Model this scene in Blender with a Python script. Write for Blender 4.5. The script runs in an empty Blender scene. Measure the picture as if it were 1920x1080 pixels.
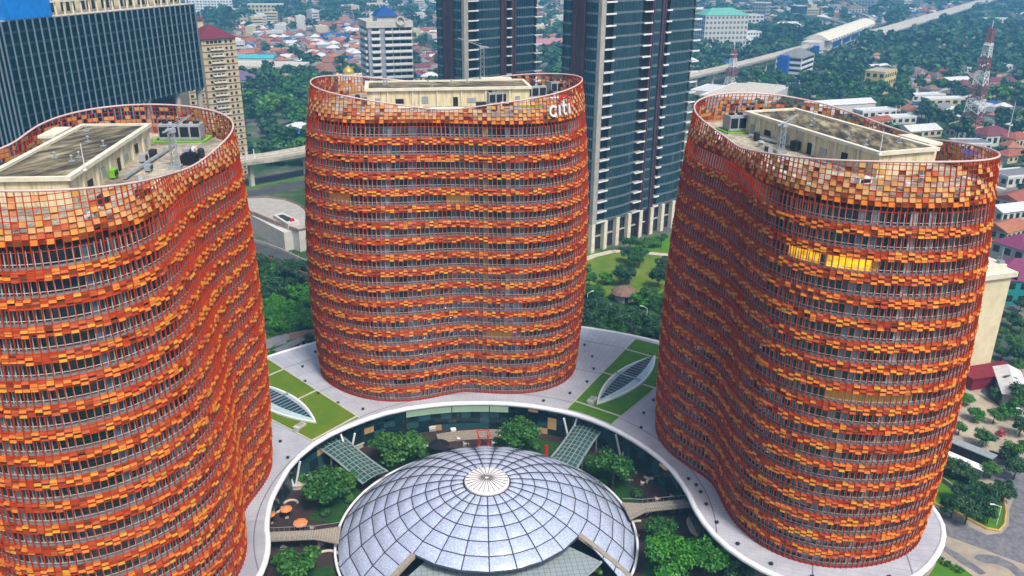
import bpy, math, random
import numpy as np
from mathutils import Vector, Matrix
from mathutils.geometry import tessellate_polygon

random.seed(7)
rng = np.random.default_rng(7)
PI = math.pi
sc = bpy.context.scene
COL = sc.collection
HAZE_COL, HAZE_D = (.22, .62, 1., 1.), .00030
SKY_S, SUN_S, EXPO = .07, 1.5, 1.32
GZ = -9.0                                   # street level; the podium roof is z = 0

# ------------------------------------------------------------------ camera
F_PX, PITCH, YAW, ROLL = 1584.07, 0.38595, 0.13884, 0.00898
CAM = np.array([-15.805, -148.727, 110.12])
Fv = np.array([math.sin(YAW)*math.cos(PITCH), math.cos(YAW)*math.cos(PITCH), -math.sin(PITCH)])
r0 = np.array([math.cos(YAW), -math.sin(YAW), 0.0])
u0 = np.cross(r0, Fv)
Rv = r0*math.cos(ROLL)+u0*math.sin(ROLL)
Uv = -r0*math.sin(ROLL)+u0*math.cos(ROLL)

def G(px, py, z=GZ):
    """ground point (x, y) at height z seen at survey point (px, py)"""
    d = Fv*F_PX+Rv*(px-960)-Uv*(py-540)
    t = (z-CAM[2])/d[2]
    q = CAM+t*d
    return (float(q[0]), float(q[1]))

def survey(x, y, z):
    d = np.array([x, y, z])-CAM
    w = d@Fv
    return 960+F_PX*(d@Rv)/w, 540-F_PX*(d@Uv)/w, w

cd = bpy.data.cameras.new("camera")
cam = bpy.data.objects.new("camera", cd)
COL.objects.link(cam)
cam.matrix_world = Matrix(((Rv[0], Uv[0], -Fv[0], CAM[0]), (Rv[1], Uv[1], -Fv[1], CAM[1]), (Rv[2], Uv[2], -Fv[2], CAM[2]), (0, 0, 0, 1)))
cd.sensor_width = 36.0
cd.lens = 36.0*F_PX/1920.0
cd.clip_start = 1.0
cd.clip_end = 12000.0
sc.camera = cam

# ------------------------------------------------------------------ materials
def srgb(r, g, b):
    f = lambda c: (c/12.92 if c <= 0.04045 else ((c+0.055)/1.055)**2.4)
    return (f(r/255), f(g/255), f(b/255))

class NT:
    def __init__(s, name):
        s.m = bpy.data.materials.new(name); s.m.use_nodes = True
        s.n = s.m.node_tree.nodes; s.l = s.m.node_tree.links
        s.b = s.n["Principled BSDF"]
    def add(s, t, **kw):
        n = s.n.new(t)
        for k, v in kw.items(): setattr(n, k, v)
        return n
    def link(s, a, b): s.l.new(a, b)
    def math(s, op, a, b=None, c=None):
        n = s.n.new("ShaderNodeMath"); n.operation = op
        for i, v in enumerate((a, b, c)):
            if v is None: continue
            if isinstance(v, (int, float)): n.inputs[i].default_value = v
            else: s.link(v, n.inputs[i])
        return n.outputs[0]
    def ramp(s, fac, stops, interp='LINEAR'):
        n = s.n.new("ShaderNodeValToRGB"); cr = n.color_ramp; cr.interpolation = interp
        while len(cr.elements) < len(stops): cr.elements.new(0.5)
        for e, (p, c) in zip(cr.elements, stops):
            e.position = p; e.color = (c[0], c[1], c[2], 1)
        s.link(fac, n.inputs[0]); return n.outputs[0]
    def coord(s, kind="Object"):
        return s.n.new("ShaderNodeTexCoord").outputs[kind]
    def noise(s, scale, detail=4, vec=None, rough=.6):
        n = s.n.new("ShaderNodeTexNoise"); n.inputs["Scale"].default_value = scale
        n.inputs["Detail"].default_value = detail; n.inputs["Roughness"].default_value = rough
        s.link(vec if vec is not None else s.coord(), n.inputs["Vector"]); return n.outputs["Fac"]
    def mix(s, fac, a, b):
        n = s.n.new("ShaderNodeMix"); n.data_type = 'RGBA'
        for sock, v in ((n.inputs[0], fac), (n.inputs[6], a), (n.inputs[7], b)):
            if isinstance(v, (int, float)): sock.default_value = v
            elif isinstance(v, tuple): sock.default_value = (v[0], v[1], v[2], 1)
            else: s.link(v, sock)
        return n.outputs[2]

def mat(name, c1, c2=None, scale=.6, rough=.7, metal=0., spec=.22, island=False, emit=None, detail=5):
    t = NT(name); b = t.b
    b.inputs["Roughness"].default_value = rough; b.inputs["Metallic"].default_value = metal
    b.inputs["Specular IOR Level"].default_value = spec
    if c2 is None: c2 = tuple(v*.8 for v in c1)
    if island:
        g = t.n.new("ShaderNodeNewGeometry")
        col = t.ramp(g.outputs["Random Per Island"], [(0, c1), (1, c2)])
    else:
        col = t.ramp(t.noise(scale, detail), [(.35, c1), (.65, c2)])
    t.link(col, b.inputs["Base Color"])
    if emit:
        b.inputs["Emission Color"].default_value = (*emit[:3], 1); b.inputs["Emission Strength"].default_value = emit[3]
    return t.m

M = {}
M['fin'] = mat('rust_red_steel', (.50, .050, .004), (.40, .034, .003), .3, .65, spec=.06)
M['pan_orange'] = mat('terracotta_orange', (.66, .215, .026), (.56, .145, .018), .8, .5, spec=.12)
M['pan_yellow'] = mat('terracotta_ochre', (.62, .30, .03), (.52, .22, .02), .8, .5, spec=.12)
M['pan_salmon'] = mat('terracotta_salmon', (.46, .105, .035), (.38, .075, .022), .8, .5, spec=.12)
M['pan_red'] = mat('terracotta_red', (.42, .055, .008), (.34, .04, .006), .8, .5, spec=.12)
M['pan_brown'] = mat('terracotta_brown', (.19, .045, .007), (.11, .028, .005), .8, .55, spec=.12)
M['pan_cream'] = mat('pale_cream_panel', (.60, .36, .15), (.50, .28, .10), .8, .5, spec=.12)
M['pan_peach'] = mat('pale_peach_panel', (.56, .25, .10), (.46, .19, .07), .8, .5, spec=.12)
M['pan_straw'] = mat('straw_panel', (.58, .31, .07), (.48, .24, .05), .8, .5, spec=.12)
M['rim'] = mat('pale_pink_rim_metal', (.66, .47, .44), (.58, .40, .37), .4, .45)
M['spandrel'] = mat('dark_spandrel', (.055, .022, .012), (.035, .015, .01), .5, .6)
M['walkway'] = mat('grey_grating', (.24, .21, .21), (.16, .14, .14), 2., .6)
M['mullion'] = mat('pale_aluminium', (.52, .45, .42), (.42, .36, .33), 1., .4)
M['skirt'] = mat('base_red', (.36, .03, .014), (.28, .02, .012), .5, .5)

def glassmat(name, stops, rough=.06, spec=.7, metal=0.):
    t = NT(name); b = t.b
    g = t.n.new("ShaderNodeNewGeometry")
    t.link(t.ramp(g.outputs["Random Per Island"], stops, 'CONSTANT'), b.inputs["Base Color"])
    b.inputs["Roughness"].default_value = rough; b.inputs["Specular IOR Level"].default_value = spec
    b.inputs["Metallic"].default_value = metal; b.inputs["IOR"].default_value = 2.2
    return t.m
M['pane'] = glassmat('window_glass', [(0, (.003, .005, .009)), (.30, (.005, .012, .02)), (.48, (.008, .045, .06)), (.64, (.012, .10, .12)),
                                      (.75, (.02, .012, .026)), (.82, (.06, .12, .18)), (.90, (.20, .25, .30)), (.95, (.42, .42, .42)), (.98, (.35, .26, .10))], .04, .5)
M['pane_lit'] = mat('lit_yellow_window', (.6, .4, .03), (.5, .3, .02), .5, .4, emit=(1., .55, .015, .75))
def glow(name, col, lo, hi):
    t = NT(name); b = t.b; n = t.noise(.55, 3)
    b.inputs["Base Color"].default_value = (col[0]*.5, col[1]*.5, col[2]*.5, 1); b.inputs["Roughness"].default_value = .3
    b.inputs["Emission Color"].default_value = (*col, 1)
    r = t.n.new("ShaderNodeMapRange"); r.inputs[1].default_value = .35; r.inputs[2].default_value = .62; r.inputs[3].default_value = lo; r.inputs[4].default_value = hi
    t.link(n, r.inputs[0]); t.link(r.outputs[0], b.inputs["Emission Strength"]); return t.m
M['pane_lit'] = glow('lit_yellow_window', (1., .56, .012), .16, .62)
M['pane_dim'] = mat('dim_lit_window', (.3, .2, .05), (.2, .13, .03), .5, .4, emit=(1., .55, .08, .06))
M['concrete'] = mat('concrete', (.42, .40, .36), (.33, .31, .28), .3, .8)
M['concrete_pale'] = mat('pale_concrete', (.56, .52, .44), (.46, .42, .35), .25, .8)
M['cream'] = mat('cream_render', (.70, .62, .42), (.60, .52, .33), .35, .8)
M['cream_par'] = mat('cream_coping', (.72, .68, .55), (.60, .55, .43), .5, .8)
M['white'] = mat('white_paint', (.78, .78, .78), (.68, .69, .70), .4, .5)
M['white_rim'] = mat('white_rim_cladding', (.80, .81, .84), (.72, .74, .79), .2, .35)
M['dark'] = mat('dark_grey', (.02, .022, .026), (.035, .037, .04), 1., .6)
M['black'] = mat('black_cloth', (.008, .009, .014), (.014, .014, .02), 1., .7)
M['steel'] = mat('galvanised_steel', (.38, .42, .44), (.28, .32, .34), 1., .45, .3)
M['chill'] = mat('chiller_grey', (.36, .38, .40), (.28, .30, .33), .8, .55)
M['chill_dark'] = mat('chiller_coil', (.012, .016, .024), (.02, .026, .035), 3., .5)
M['lime'] = mat('lime_green_steel', (.20, .48, .035), (.16, .40, .025), 1., .5)
M['wood_deck'] = mat('grey_timber', (.34, .30, .25), (.24, .21, .17), 2., .8)
M['orange_cloth'] = mat('orange_parasol_cloth', (.78, .27, .10), (.70, .21, .07), 1., .7)
M['red'] = mat('red_paint', (.55, .02, .02), (.45, .015, .015), 1., .5)
M['blue'] = mat('blue_cladding', (.012, .09, .42), (.01, .07, .34), 1., .5)
M['blue_tarp'] = mat('bright_blue_tarpaulin', (.01, .22, .68), (.008, .17, .55), .4, .5)
M['asphalt'] = mat('asphalt', (.075, .078, .085), (.055, .057, .063), .25, .85)
M['cobble'] = mat('grey_cobbles', (.20, .20, .22), (.11, .115, .13), .9, .85, detail=9)
M['sand'] = mat('pale_sand_paving', (.44, .37, .28), (.27, .24, .20), .16, .9, detail=8)
M['path'] = mat('pale_path', (.55, .50, .40), (.46, .41, .32), .6, .9)
M['grass'] = mat('bright_lawn', (.055, .17, .012), (.085, .20, .014), .35, .95, spec=.1, detail=9)
M['grass_dry'] = mat('olive_roof_lawn', (.13, .19, .012), (.085, .165, .010), .18, .95, spec=.1, detail=8)
M['meadow'] = mat('yellow_green_meadow', (.16, .21, .025), (.075, .15, .018), .12, .95, spec=.1, detail=8)
M['bark'] = mat('bark', (.09, .065, .045), (.06, .042, .03), 2., .9)
M['yellow_kerb'] = mat('ochre_kerb', (.48, .33, .09), (.40, .27, .07), 1., .8)
M['red_tile'] = mat('maroon_roof_tile', (.16, .025, .05), (.12, .018, .038), 1.2, .7)
M['teal_paint'] = mat('teal_paint', (.02, .26, .25), (.015, .2, .2), 1., .6)
M['gold'] = mat('gold_dome', (.75, .48, .06), (.66, .4, .04), 1., .3, .5)
M['purple'] = mat('aubergine_cladding', (.085, .045, .062), (.06, .03, .045), .2, .45)
M['tower_glass'] = mat('blue_green_glass', (.010, .032, .048), (.022, .056, .078), .12, .1, spec=.7)
M['tower_glass2'] = mat('dark_blue_glass', (.004, .022, .048), (.006, .032, .065), .12, .1, spec=.7)
M['tower_band'] = mat('teal_spandrel_glass', (.13, .17, .20), (.10, .135, .16), .4, .25, spec=.6)
M['office_glass'] = mat('navy_office_glass', (.001, .008, .015), (.0025, .016, .028), .07, .12, spec=.12)
M['office_mull'] = mat('pale_blue_mullion', (.19, .26, .32), (.14, .20, .26), .5, .4)
M['etfe_line'] = mat('dark_dome_frame', (.035, .04, .06), (.05, .055, .075), 1., .5)
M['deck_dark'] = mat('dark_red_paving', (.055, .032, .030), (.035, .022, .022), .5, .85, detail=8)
M['trellis'] = mat('sea_green_steel', (.25, .34, .32), (.19, .27, .26), 1., .45)
M['office_mull_dark'] = mat('dark_teal_mullion', (.05, .10, .12), (.035, .08, .10), .5, .4)
M['office_band'] = mat('dark_spandrel_glass', (.006, .026, .036), (.005, .02, .03), .4, .3, spec=.5)
M['flat_blue_wall'] = mat('pale_blue_grey_wall', (.34, .36, .42), (.28, .30, .36), .4, .8)
M['shop_glass'] = mat('shop_glass', (.006, .018, .022), (.012, .03, .035), .4, .1, spec=.6)
M['shop_lit'] = mat('pale_green_lit_glass', (.36, .52, .40), (.30, .44, .34), .6, .3, emit=(.55, .8, .5, .14))

M['shop_warm'] = mat('warm_lit_shop', (.30, .18, .09), (.2, .12, .06), .6, .4, emit=(1., .6, .25, .08))
M['shop_teal'] = mat('teal_shop_glass', (.03, .09, .10), (.02, .07, .085), .6, .15, spec=.5)
def leafmat(name, stops):
    t = NT(name); b = t.b
    g = t.n.new("ShaderNodeNewGeometry"); o = t.n.new("ShaderNodeObjectInfo")
    v = t.math('ADD', t.math('MULTIPLY', g.outputs["Random Per Island"], .62), t.math('MULTIPLY', o.outputs["Random"], .38))
    t.link(t.ramp(v, stops), b.inputs["Base Color"])
    b.inputs["Roughness"].default_value = .5; b.inputs["Specular IOR Level"].default_value = .3
    return t.m
M['leaf'] = leafmat('green_leaves', [(0, (.010, .055, .010)), (.4, (.022, .105, .014)), (.75, (.05, .17, .016)), (1, (.12, .24, .02))])
M['leaf_dark'] = leafmat('dark_leaves', [(0, (.007, .034, .014)), (.5, (.016, .068, .020)), (1, (.05, .12, .03))])
M['leaf_bright'] = leafmat('bright_leaves', [(0, (.012, .085, .008)), (.5, (.035, .19, .010)), (1, (.11, .32, .02))])
M['leaf_red'] = leafmat('red_leaves', [(0, (.20, .02, .03)), (1, (.40, .05, .06))])

def ground_mat():
    t = NT('city_ground'); b = t.b
    c = t.coord()
    n1 = t.noise(.012, 8, c); n2 = t.noise(.09, 6, c)
    veg = t.ramp(n2, [(.35, (.018, .06, .02)), (.55, (.035, .085, .025)), (.7, (.10, .10, .05))])
    urb = t.ramp(n2, [(.35, (.12, .11, .10)), (.6, (.20, .18, .16)), (.7, (.10, .10, .09))])
    t.link(t.mix(t.ramp(n1, [(.48, (0, 0, 0)), (.6, (1, 1, 1))]), veg, urb), b.inputs["Base Color"])
    b.inputs["Roughness"].default_value = .95; b.inputs["Specular IOR Level"].default_value = .1
    return t.m
M['ground'] = ground_mat()
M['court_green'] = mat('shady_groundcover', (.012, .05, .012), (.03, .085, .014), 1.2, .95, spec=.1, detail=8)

def podium_mat():
    t = NT('podium_roof_sheet'); b = t.b
    c = t.coord(); s = t.n.new("ShaderNodeSeparateXYZ"); t.link(c, s.inputs[0])
    x, y = s.outputs[0], s.outputs[1]
    R = t.math('SQRT', t.math('ADD', t.math('MULTIPLY', x, x), t.math('MULTIPLY', y, y)))
    ang = t.math('ARCTAN2', y, x)
    def line(v, period, width):
        m = t.math('MODULO', t.math('ADD', v, period*100.), period)
        return t.math('LESS_THAN', m, width)
    fine = line(t.math('MULTIPLY', ang, 57.296), 1.15, .11)
    wide = line(t.math('SUBTRACT', R, 47.6), 18.2, .28)
    mid = line(t.math('SUBTRACT', R, 44.1), 3.03, .08)
    n = t.noise(.25, 8, c)
    base = t.mix(t.ramp(t.noise(.07, 9, c, .75), [(.46, (0, 0, 0)), (.64, (.5, .5, .5))]), t.ramp(n, [(.3, (.38, .39, .45)), (.7, (.49, .50, .55))]), (.30, .30, .33))
    k = t.math('MAXIMUM', t.math('MULTIPLY', fine, .30), t.math('MAXIMUM', t.math('MULTIPLY', mid, .22), t.math('MULTIPLY', wide, .85)))
    t.link(t.mix(k, base, (.12, .12, .16)), b.inputs["Base Color"])
    b.inputs["Roughness"].default_value = .5
    return t.m
M['podium'] = podium_mat()

def stained_roof():
    t = NT('stained_flat_roof'); b = t.b
    mp = t.n.new("ShaderNodeMapping"); t.link(t.coord(), mp.inputs[0]); mp.inputs["Scale"].default_value = (.09, .34, .3)
    mp.inputs["Rotation"].default_value = (0, 0, .15)
    n = t.noise(1., 7, mp.outputs[0], .68)
    t.link(t.ramp(n, [(.38, (.012, .011, .009)), (.46, (.05, .043, .028)), (.54, (.17, .14, .08)), (.64, (.36, .31, .19))]), b.inputs["Base Color"])
    b.inputs["Roughness"].default_value = .9
    return t.m
M['stained'] = stained_roof()
def deck_stained():
    t = NT('weathered_roof_deck'); b = t.b
    c = t.coord(); n = t.noise(.16, 9, c, .72); n2 = t.noise(1.1, 6, c, .7)
    base = t.ramp(n, [(.36, (.16, .14, .11)), (.48, (.34, .30, .23)), (.6, (.52, .47, .37))])
    t.link(t.mix(t.ramp(n2, [(.42, (0, 0, 0)), (.62, (.55, .55, .55))]), base, (.10, .09, .075)), b.inputs["Base Color"])
    b.inputs["Roughness"].default_value = .9; b.inputs["Specular IOR Level"].default_value = .15
    return t.m
M['deck_stained'] = deck_stained()
def streaked(name, c1, c2, c3):
    t = NT(name); b = t.b
    mp = t.n.new("ShaderNodeMapping"); t.link(t.coord(), mp.inputs[0]); mp.inputs["Scale"].default_value = (1.3, 1.3, .14)
    t.link(t.ramp(t.noise(1., 7, mp.outputs[0], .7), [(.33, c3), (.47, c2), (.62, c1)]), b.inputs["Base Color"])
    b.inputs["Roughness"].default_value = .85; b.inputs["Specular IOR Level"].default_value = .15
    return t.m
M['cream_streak'] = streaked('rain_streaked_cream_render', (.72, .65, .44), (.62, .54, .34), (.34, .29, .18))

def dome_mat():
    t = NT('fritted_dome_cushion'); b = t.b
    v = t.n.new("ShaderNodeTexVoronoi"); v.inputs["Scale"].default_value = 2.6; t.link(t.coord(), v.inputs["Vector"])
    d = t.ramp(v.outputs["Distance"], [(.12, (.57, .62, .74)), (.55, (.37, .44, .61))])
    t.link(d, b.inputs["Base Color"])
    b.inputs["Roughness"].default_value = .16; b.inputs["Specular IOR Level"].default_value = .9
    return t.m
M['etfe'] = dome_mat()
ROOFC = {'red': ((.34, .10, .06), (.24, .07, .045)), 'orange': ((.42, .16, .08), (.30, .11, .06)), 'grey': ((.22, .22, .23), (.16, .16, .17)),
         'white': ((.62, .62, .62), (.50, .50, .51)), 'maroon': ((.19, .05, .06), (.14, .035, .045)), 'brown': ((.22, .14, .10), (.16, .10, .075)), 'blue': ((.012, .075, .28), (.01, .055, .22))}
for k, (a, bb) in ROOFC.items(): M['roof_'+k] = mat(k+'_roofing', a, bb, .5, .75)
M['wall_white'] = mat('off_white_wall', (.60, .58, .54), (.50, .48, .44), .4, .8)
M['wall_cream'] = mat('cream_wall', (.58, .50, .34), (.48, .40, .26), .4, .8)
M['wall_grey'] = mat('grey_wall', (.34, .34, .35), (.26, .26, .27), .4, .8)
M['glassdark'] = mat('dark_window', (.012, .018, .025), (.02, .028, .036), .6, .2, spec=.5)
M['yellow_wall'] = mat('yellow_render', (.66, .52, .22), (.58, .45, .18), .3, .8)
M['green_roof'] = mat('sea_green_roof', (.14, .42, .33), (.11, .34, .27), .3, .6)
M['mast_red'] = mat('mast_red', (.34, .11, .12), (.28, .09, .10), .5, .6)

# ------------------------------------------------------------------ mesh helpers
def lnk(name, me, parent=None, loc=None):
    o = bpy.data.objects.new(name, me)
    COL.objects.link(o)
    if parent is not None: o.parent = parent
    if loc is not None: o.location = loc
    return o

def tag(o, label=None, cat=None, group=None, kind=None):
    if label: o['label'] = label
    if cat: o['category'] = cat
    if group: o['group'] = group
    if kind: o['kind'] = kind
    return o

def thing(name, label, cat, loc=(0, 0, 0), rz=0., group=None):
    o = bpy.data.objects.new(name, None); COL.objects.link(o)
    o.location = loc; o.rotation_euler = (0, 0, rz); o.empty_display_size = .1
    return tag(o, label, cat, group)

class MB:
    def __init__(s): s.v = []; s.f = []; s.mi = []; s.n = 0
    def add(s, verts, faces, mi=0):
        s.v.extend(tuple(map(float, q)) for q in verts)
        s.f.extend(tuple(i+s.n for i in f) for f in faces)
        s.mi.extend([mi]*len(faces)); s.n += len(verts); return s
    def quads(s, Q, mi=0):
        Q = np.asarray(Q, float).reshape(-1, 4, 3); n = len(Q)
        s.v.extend(map(tuple, Q.reshape(-1, 3).tolist()))
        b = s.n
        s.f.extend((b+4*i, b+4*i+1, b+4*i+2, b+4*i+3) for i in range(n))
        if np.ndim(mi): s.mi.extend(int(q) for q in mi)
        else: s.mi.extend([mi]*n)
        s.n += 4*n; return s
    def box(s, c, d, rz=0., mi=0, rx=0.):
        hx, hy, hz = d[0]/2, d[1]/2, d[2]/2
        ca, sa = math.cos(rz), math.sin(rz); cx, sx = math.cos(rx), math.sin(rx)
        vs = []
        for z in (-hz, hz):
            for x, y in ((-hx, -hy), (hx, -hy), (hx, hy), (-hx, hy)):
                y2, z2 = y*cx-z*sx, y*sx+z*cx
                vs.append((c[0]+x*ca-y2*sa, c[1]+x*sa+y2*ca, c[2]+z2))
        return s.add(vs, [(3, 2, 1, 0), (4, 5, 6, 7), (0, 1, 5, 4), (1, 2, 6, 5), (2, 3, 7, 6), (3, 0, 4, 7)], mi)
    def prism(s, poly, z0, z1, mi=0, top=None, bottom=True):
        poly = [tuple(q[:2]) for q in poly]
        ar = sum(poly[i][0]*poly[(i+1) % len(poly)][1]-poly[(i+1) % len(poly)][0]*poly[i][1] for i in range(len(poly)))
        if ar < 0: poly = poly[::-1]
        n = len(poly)
        vs = [(x, y, z0) for x, y in poly]+[(x, y, z1) for x, y in poly]
        s.add(vs, [(i, (i+1) % n, n+(i+1) % n, n+i) for i in range(n)], mi)
        tri = tessellate_polygon([[Vector((x, y, 0)) for x, y in poly]])
        def up(t):
            a, b, c = (poly[i] for i in t)
            return (b[0]-a[0])*(c[1]-a[1])-(b[1]-a[1])*(c[0]-a[0]) > 0
        tri = [t if up(t) else t[::-1] for t in tri]
        s.add(vs[n:], [tuple(t) for t in tri], mi if top is None else top)
        if bottom: s.add(vs[:n], [tuple(t[::-1]) for t in tri], mi)
        return s
    def bar(s, a, b, r, mi=0, n=5, r2=None):
        a, b = Vector(a), Vector(b); d = b-a
        if d.length < 1e-6: return s
        d.normalize(); x = d.orthogonal().normalized(); y = d.cross(x)
        r2 = r if r2 is None else r2
        vs = [a+(x*math.cos(2*PI*i/n)+y*math.sin(2*PI*i/n))*r for i in range(n)]
        vs += [b+(x*math.cos(2*PI*i/n)+y*math.sin(2*PI*i/n))*r2 for i in range(n)]
        return s.add(vs, [(i, (i+1) % n, n+(i+1) % n, n+i) for i in range(n)]+[tuple(range(n))[::-1], tuple(range(n, 2*n))], mi)
    def tube(s, pts, r, closed=False, n=6, mi=0):
        P = [Vector(q) for q in pts]; m = len(P); vs = []
        for i in range(m):
            a = P[i-1] if (i > 0 or closed) else P[i]; b = P[(i+1) % m] if (i < m-1 or closed) else P[i]
            t = (b-a).normalized(); x = t.cross(Vector((0, 0, 1)))
            x = x.normalized() if x.length > 1e-4 else Vector((1, 0, 0)); y = x.cross(t)
            vs += [P[i]+(x*math.cos(2*PI*k/n)+y*math.sin(2*PI*k/n))*r for k in range(n)]
        f = []
        for i in range(m if closed else m-1):
            j = (i+1) % m
            f += [(i*n+k, i*n+(k+1) % n, j*n+(k+1) % n, j*n+k) for k in range(n)]
        if not closed: f += [tuple(range(n)), tuple(range((m-1)*n, m*n))[::-1]]
        return s.add(vs, f, mi)
    def lathe(s, prof, n=24, c=(0, 0, 0), mi=0):
        vs = [(c[0]+r*math.cos(2*PI*k/n), c[1]+r*math.sin(2*PI*k/n), c[2]+z) for r, z in prof for k in range(n)]
        f = [(i*n+k, i*n+(k+1) % n, (i+1)*n+(k+1) % n, (i+1)*n+k) for i in range(len(prof)-1) for k in range(n)]
        if prof[-1][0] > 1e-3: f.append(tuple(range((len(prof)-1)*n, len(prof)*n)))
        return s.add(vs, f, mi)
    def mesh(s, name, mats, smooth=False):
        me = bpy.data.meshes.new(name)
        me.from_pydata(s.v, [], s.f)
        for m in (mats if isinstance(mats, (list, tuple)) else [mats]): me.materials.append(M[m] if isinstance(m, str) else m)
        me.polygons.foreach_set('material_index', s.mi)
        if smooth: me.polygons.foreach_set('use_smooth', [True]*len(me.polygons))
        me.update(); return me
    def build(s, name, mats, parent=None, smooth=False, loc=None):
        return lnk(name, s.mesh(name, mats, smooth), parent, loc)

def struct(name, mb, mats):
    return tag(mb.build(name, mats), kind='structure')

def offset_poly(P, d):
    """closed polygon (ccw) pushed outward by d"""
    P = np.asarray(P, float)
    t = np.roll(P, -1, 0)-np.roll(P, 1, 0)
    n = np.stack([t[:, 1], -t[:, 0]], 1); n /= np.linalg.norm(n, axis=1)[:, None]+1e-9
    return P+n*d

# ------------------------------------------------------------------ the three screened office towers
H_BASE = np.array([27.5275, 2.3794, 7.7418, 1.3834, -.4168, -.177, .6105, .4002, -1.0186, .1731, .2774])
H_TOP = np.array([.0187, 2.4362, -1.0989, -.733, .6962, -1.0017, -.8879, -.3567, .6582, .4, -.4842])
B1, B2, HR = .20475, -.25441, 77.0
RIMH = (.1662, .1872, .9228, 1.7778, .1703, -.3547)
TW = {'A': (-2.198, 66.272, -.59535), 'B': (67.425, 5.359, -1.98223), 'C': (-68.467, 2.413, .92293)}

def harm(c, th):
    r = c[0]+0*th
    for k in range(2, 7): r = r+c[2*k-3]*np.cos(k*th)+c[2*k-2]*np.sin(k*th)
    return r
def rim_z(th):
    return HR+sum(RIMH[2*k-2]*np.cos(k*th)+RIMH[2*k-1]*np.sin(k*th) for k in (1, 2, 3))
def rad(th, z):
    w = np.asarray(z)/HR
    return harm(H_BASE, th)*(1+B1*w+B2*w*w)+harm(H_TOP, th)*w
def S(th, z, off=0.):
    """points on the tower's skin in its own axes, pushed outward by off"""
    th = np.asarray(th, float); z = np.broadcast_to(np.asarray(z, float), th.shape)
    def xy(t):
        r = rad(t, z); return r*np.cos(t), r*np.sin(t)
    x, y = xy(th); x1, y1 = xy(th+1e-4); x0, y0 = xy(th-1e-4)
    tx, ty = x1-x0, y1-y0; L = np.sqrt(tx*tx+ty*ty)+1e-12
    return np.stack([x+off*ty/L, y-off*tx/L, z+0*x], -1)

_t = np.linspace(0, 2*PI, 4001); _p = S(_t, 35.)
_L = np.concatenate([[0], np.cumsum(np.hypot(*np.diff(_p[:, :2], axis=0).T))])
NC = 178
TH = np.interp(np.linspace(0, _L[-1], NC+1), _L, _t)
T0, T1 = TH[:-1], TH[1:]
DT = T1-T0
FL = 4.0
NF = 18

def bquads(a0, a1, b0, b1, c0, c1, d0, d1):
    """five outward faces of many small boxes: a,b lower edge, c,d upper edge (c above b); 0 = inner, 1 = outer"""
    return np.concatenate([np.stack([a1, b1, c1, d1], 1), np.stack([d1, c1, c0, d0], 1), np.stack([a0, b0, b1, a1], 1),
                           np.stack([a0, a1, d1, d0], 1), np.stack([b1, b0, c0, c1], 1)])

def panels(mb, ta, tb, za, zb, oib, oob, oit, oot, mi):
    q = bquads(S(ta, za, oib), S(ta, za, oob), S(tb, za, oib), S(tb, za, oob), S(tb, zb, oit), S(tb, zb, oot), S(ta, zb, oit), S(ta, zb, oot))
    mb.quads(q, np.tile(mi, 5) if np.ndim(mi) else mi)

LOUV = ['pan_orange', 'pan_salmon', 'pan_yellow', 'pan_red', 'pan_brown']

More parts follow.
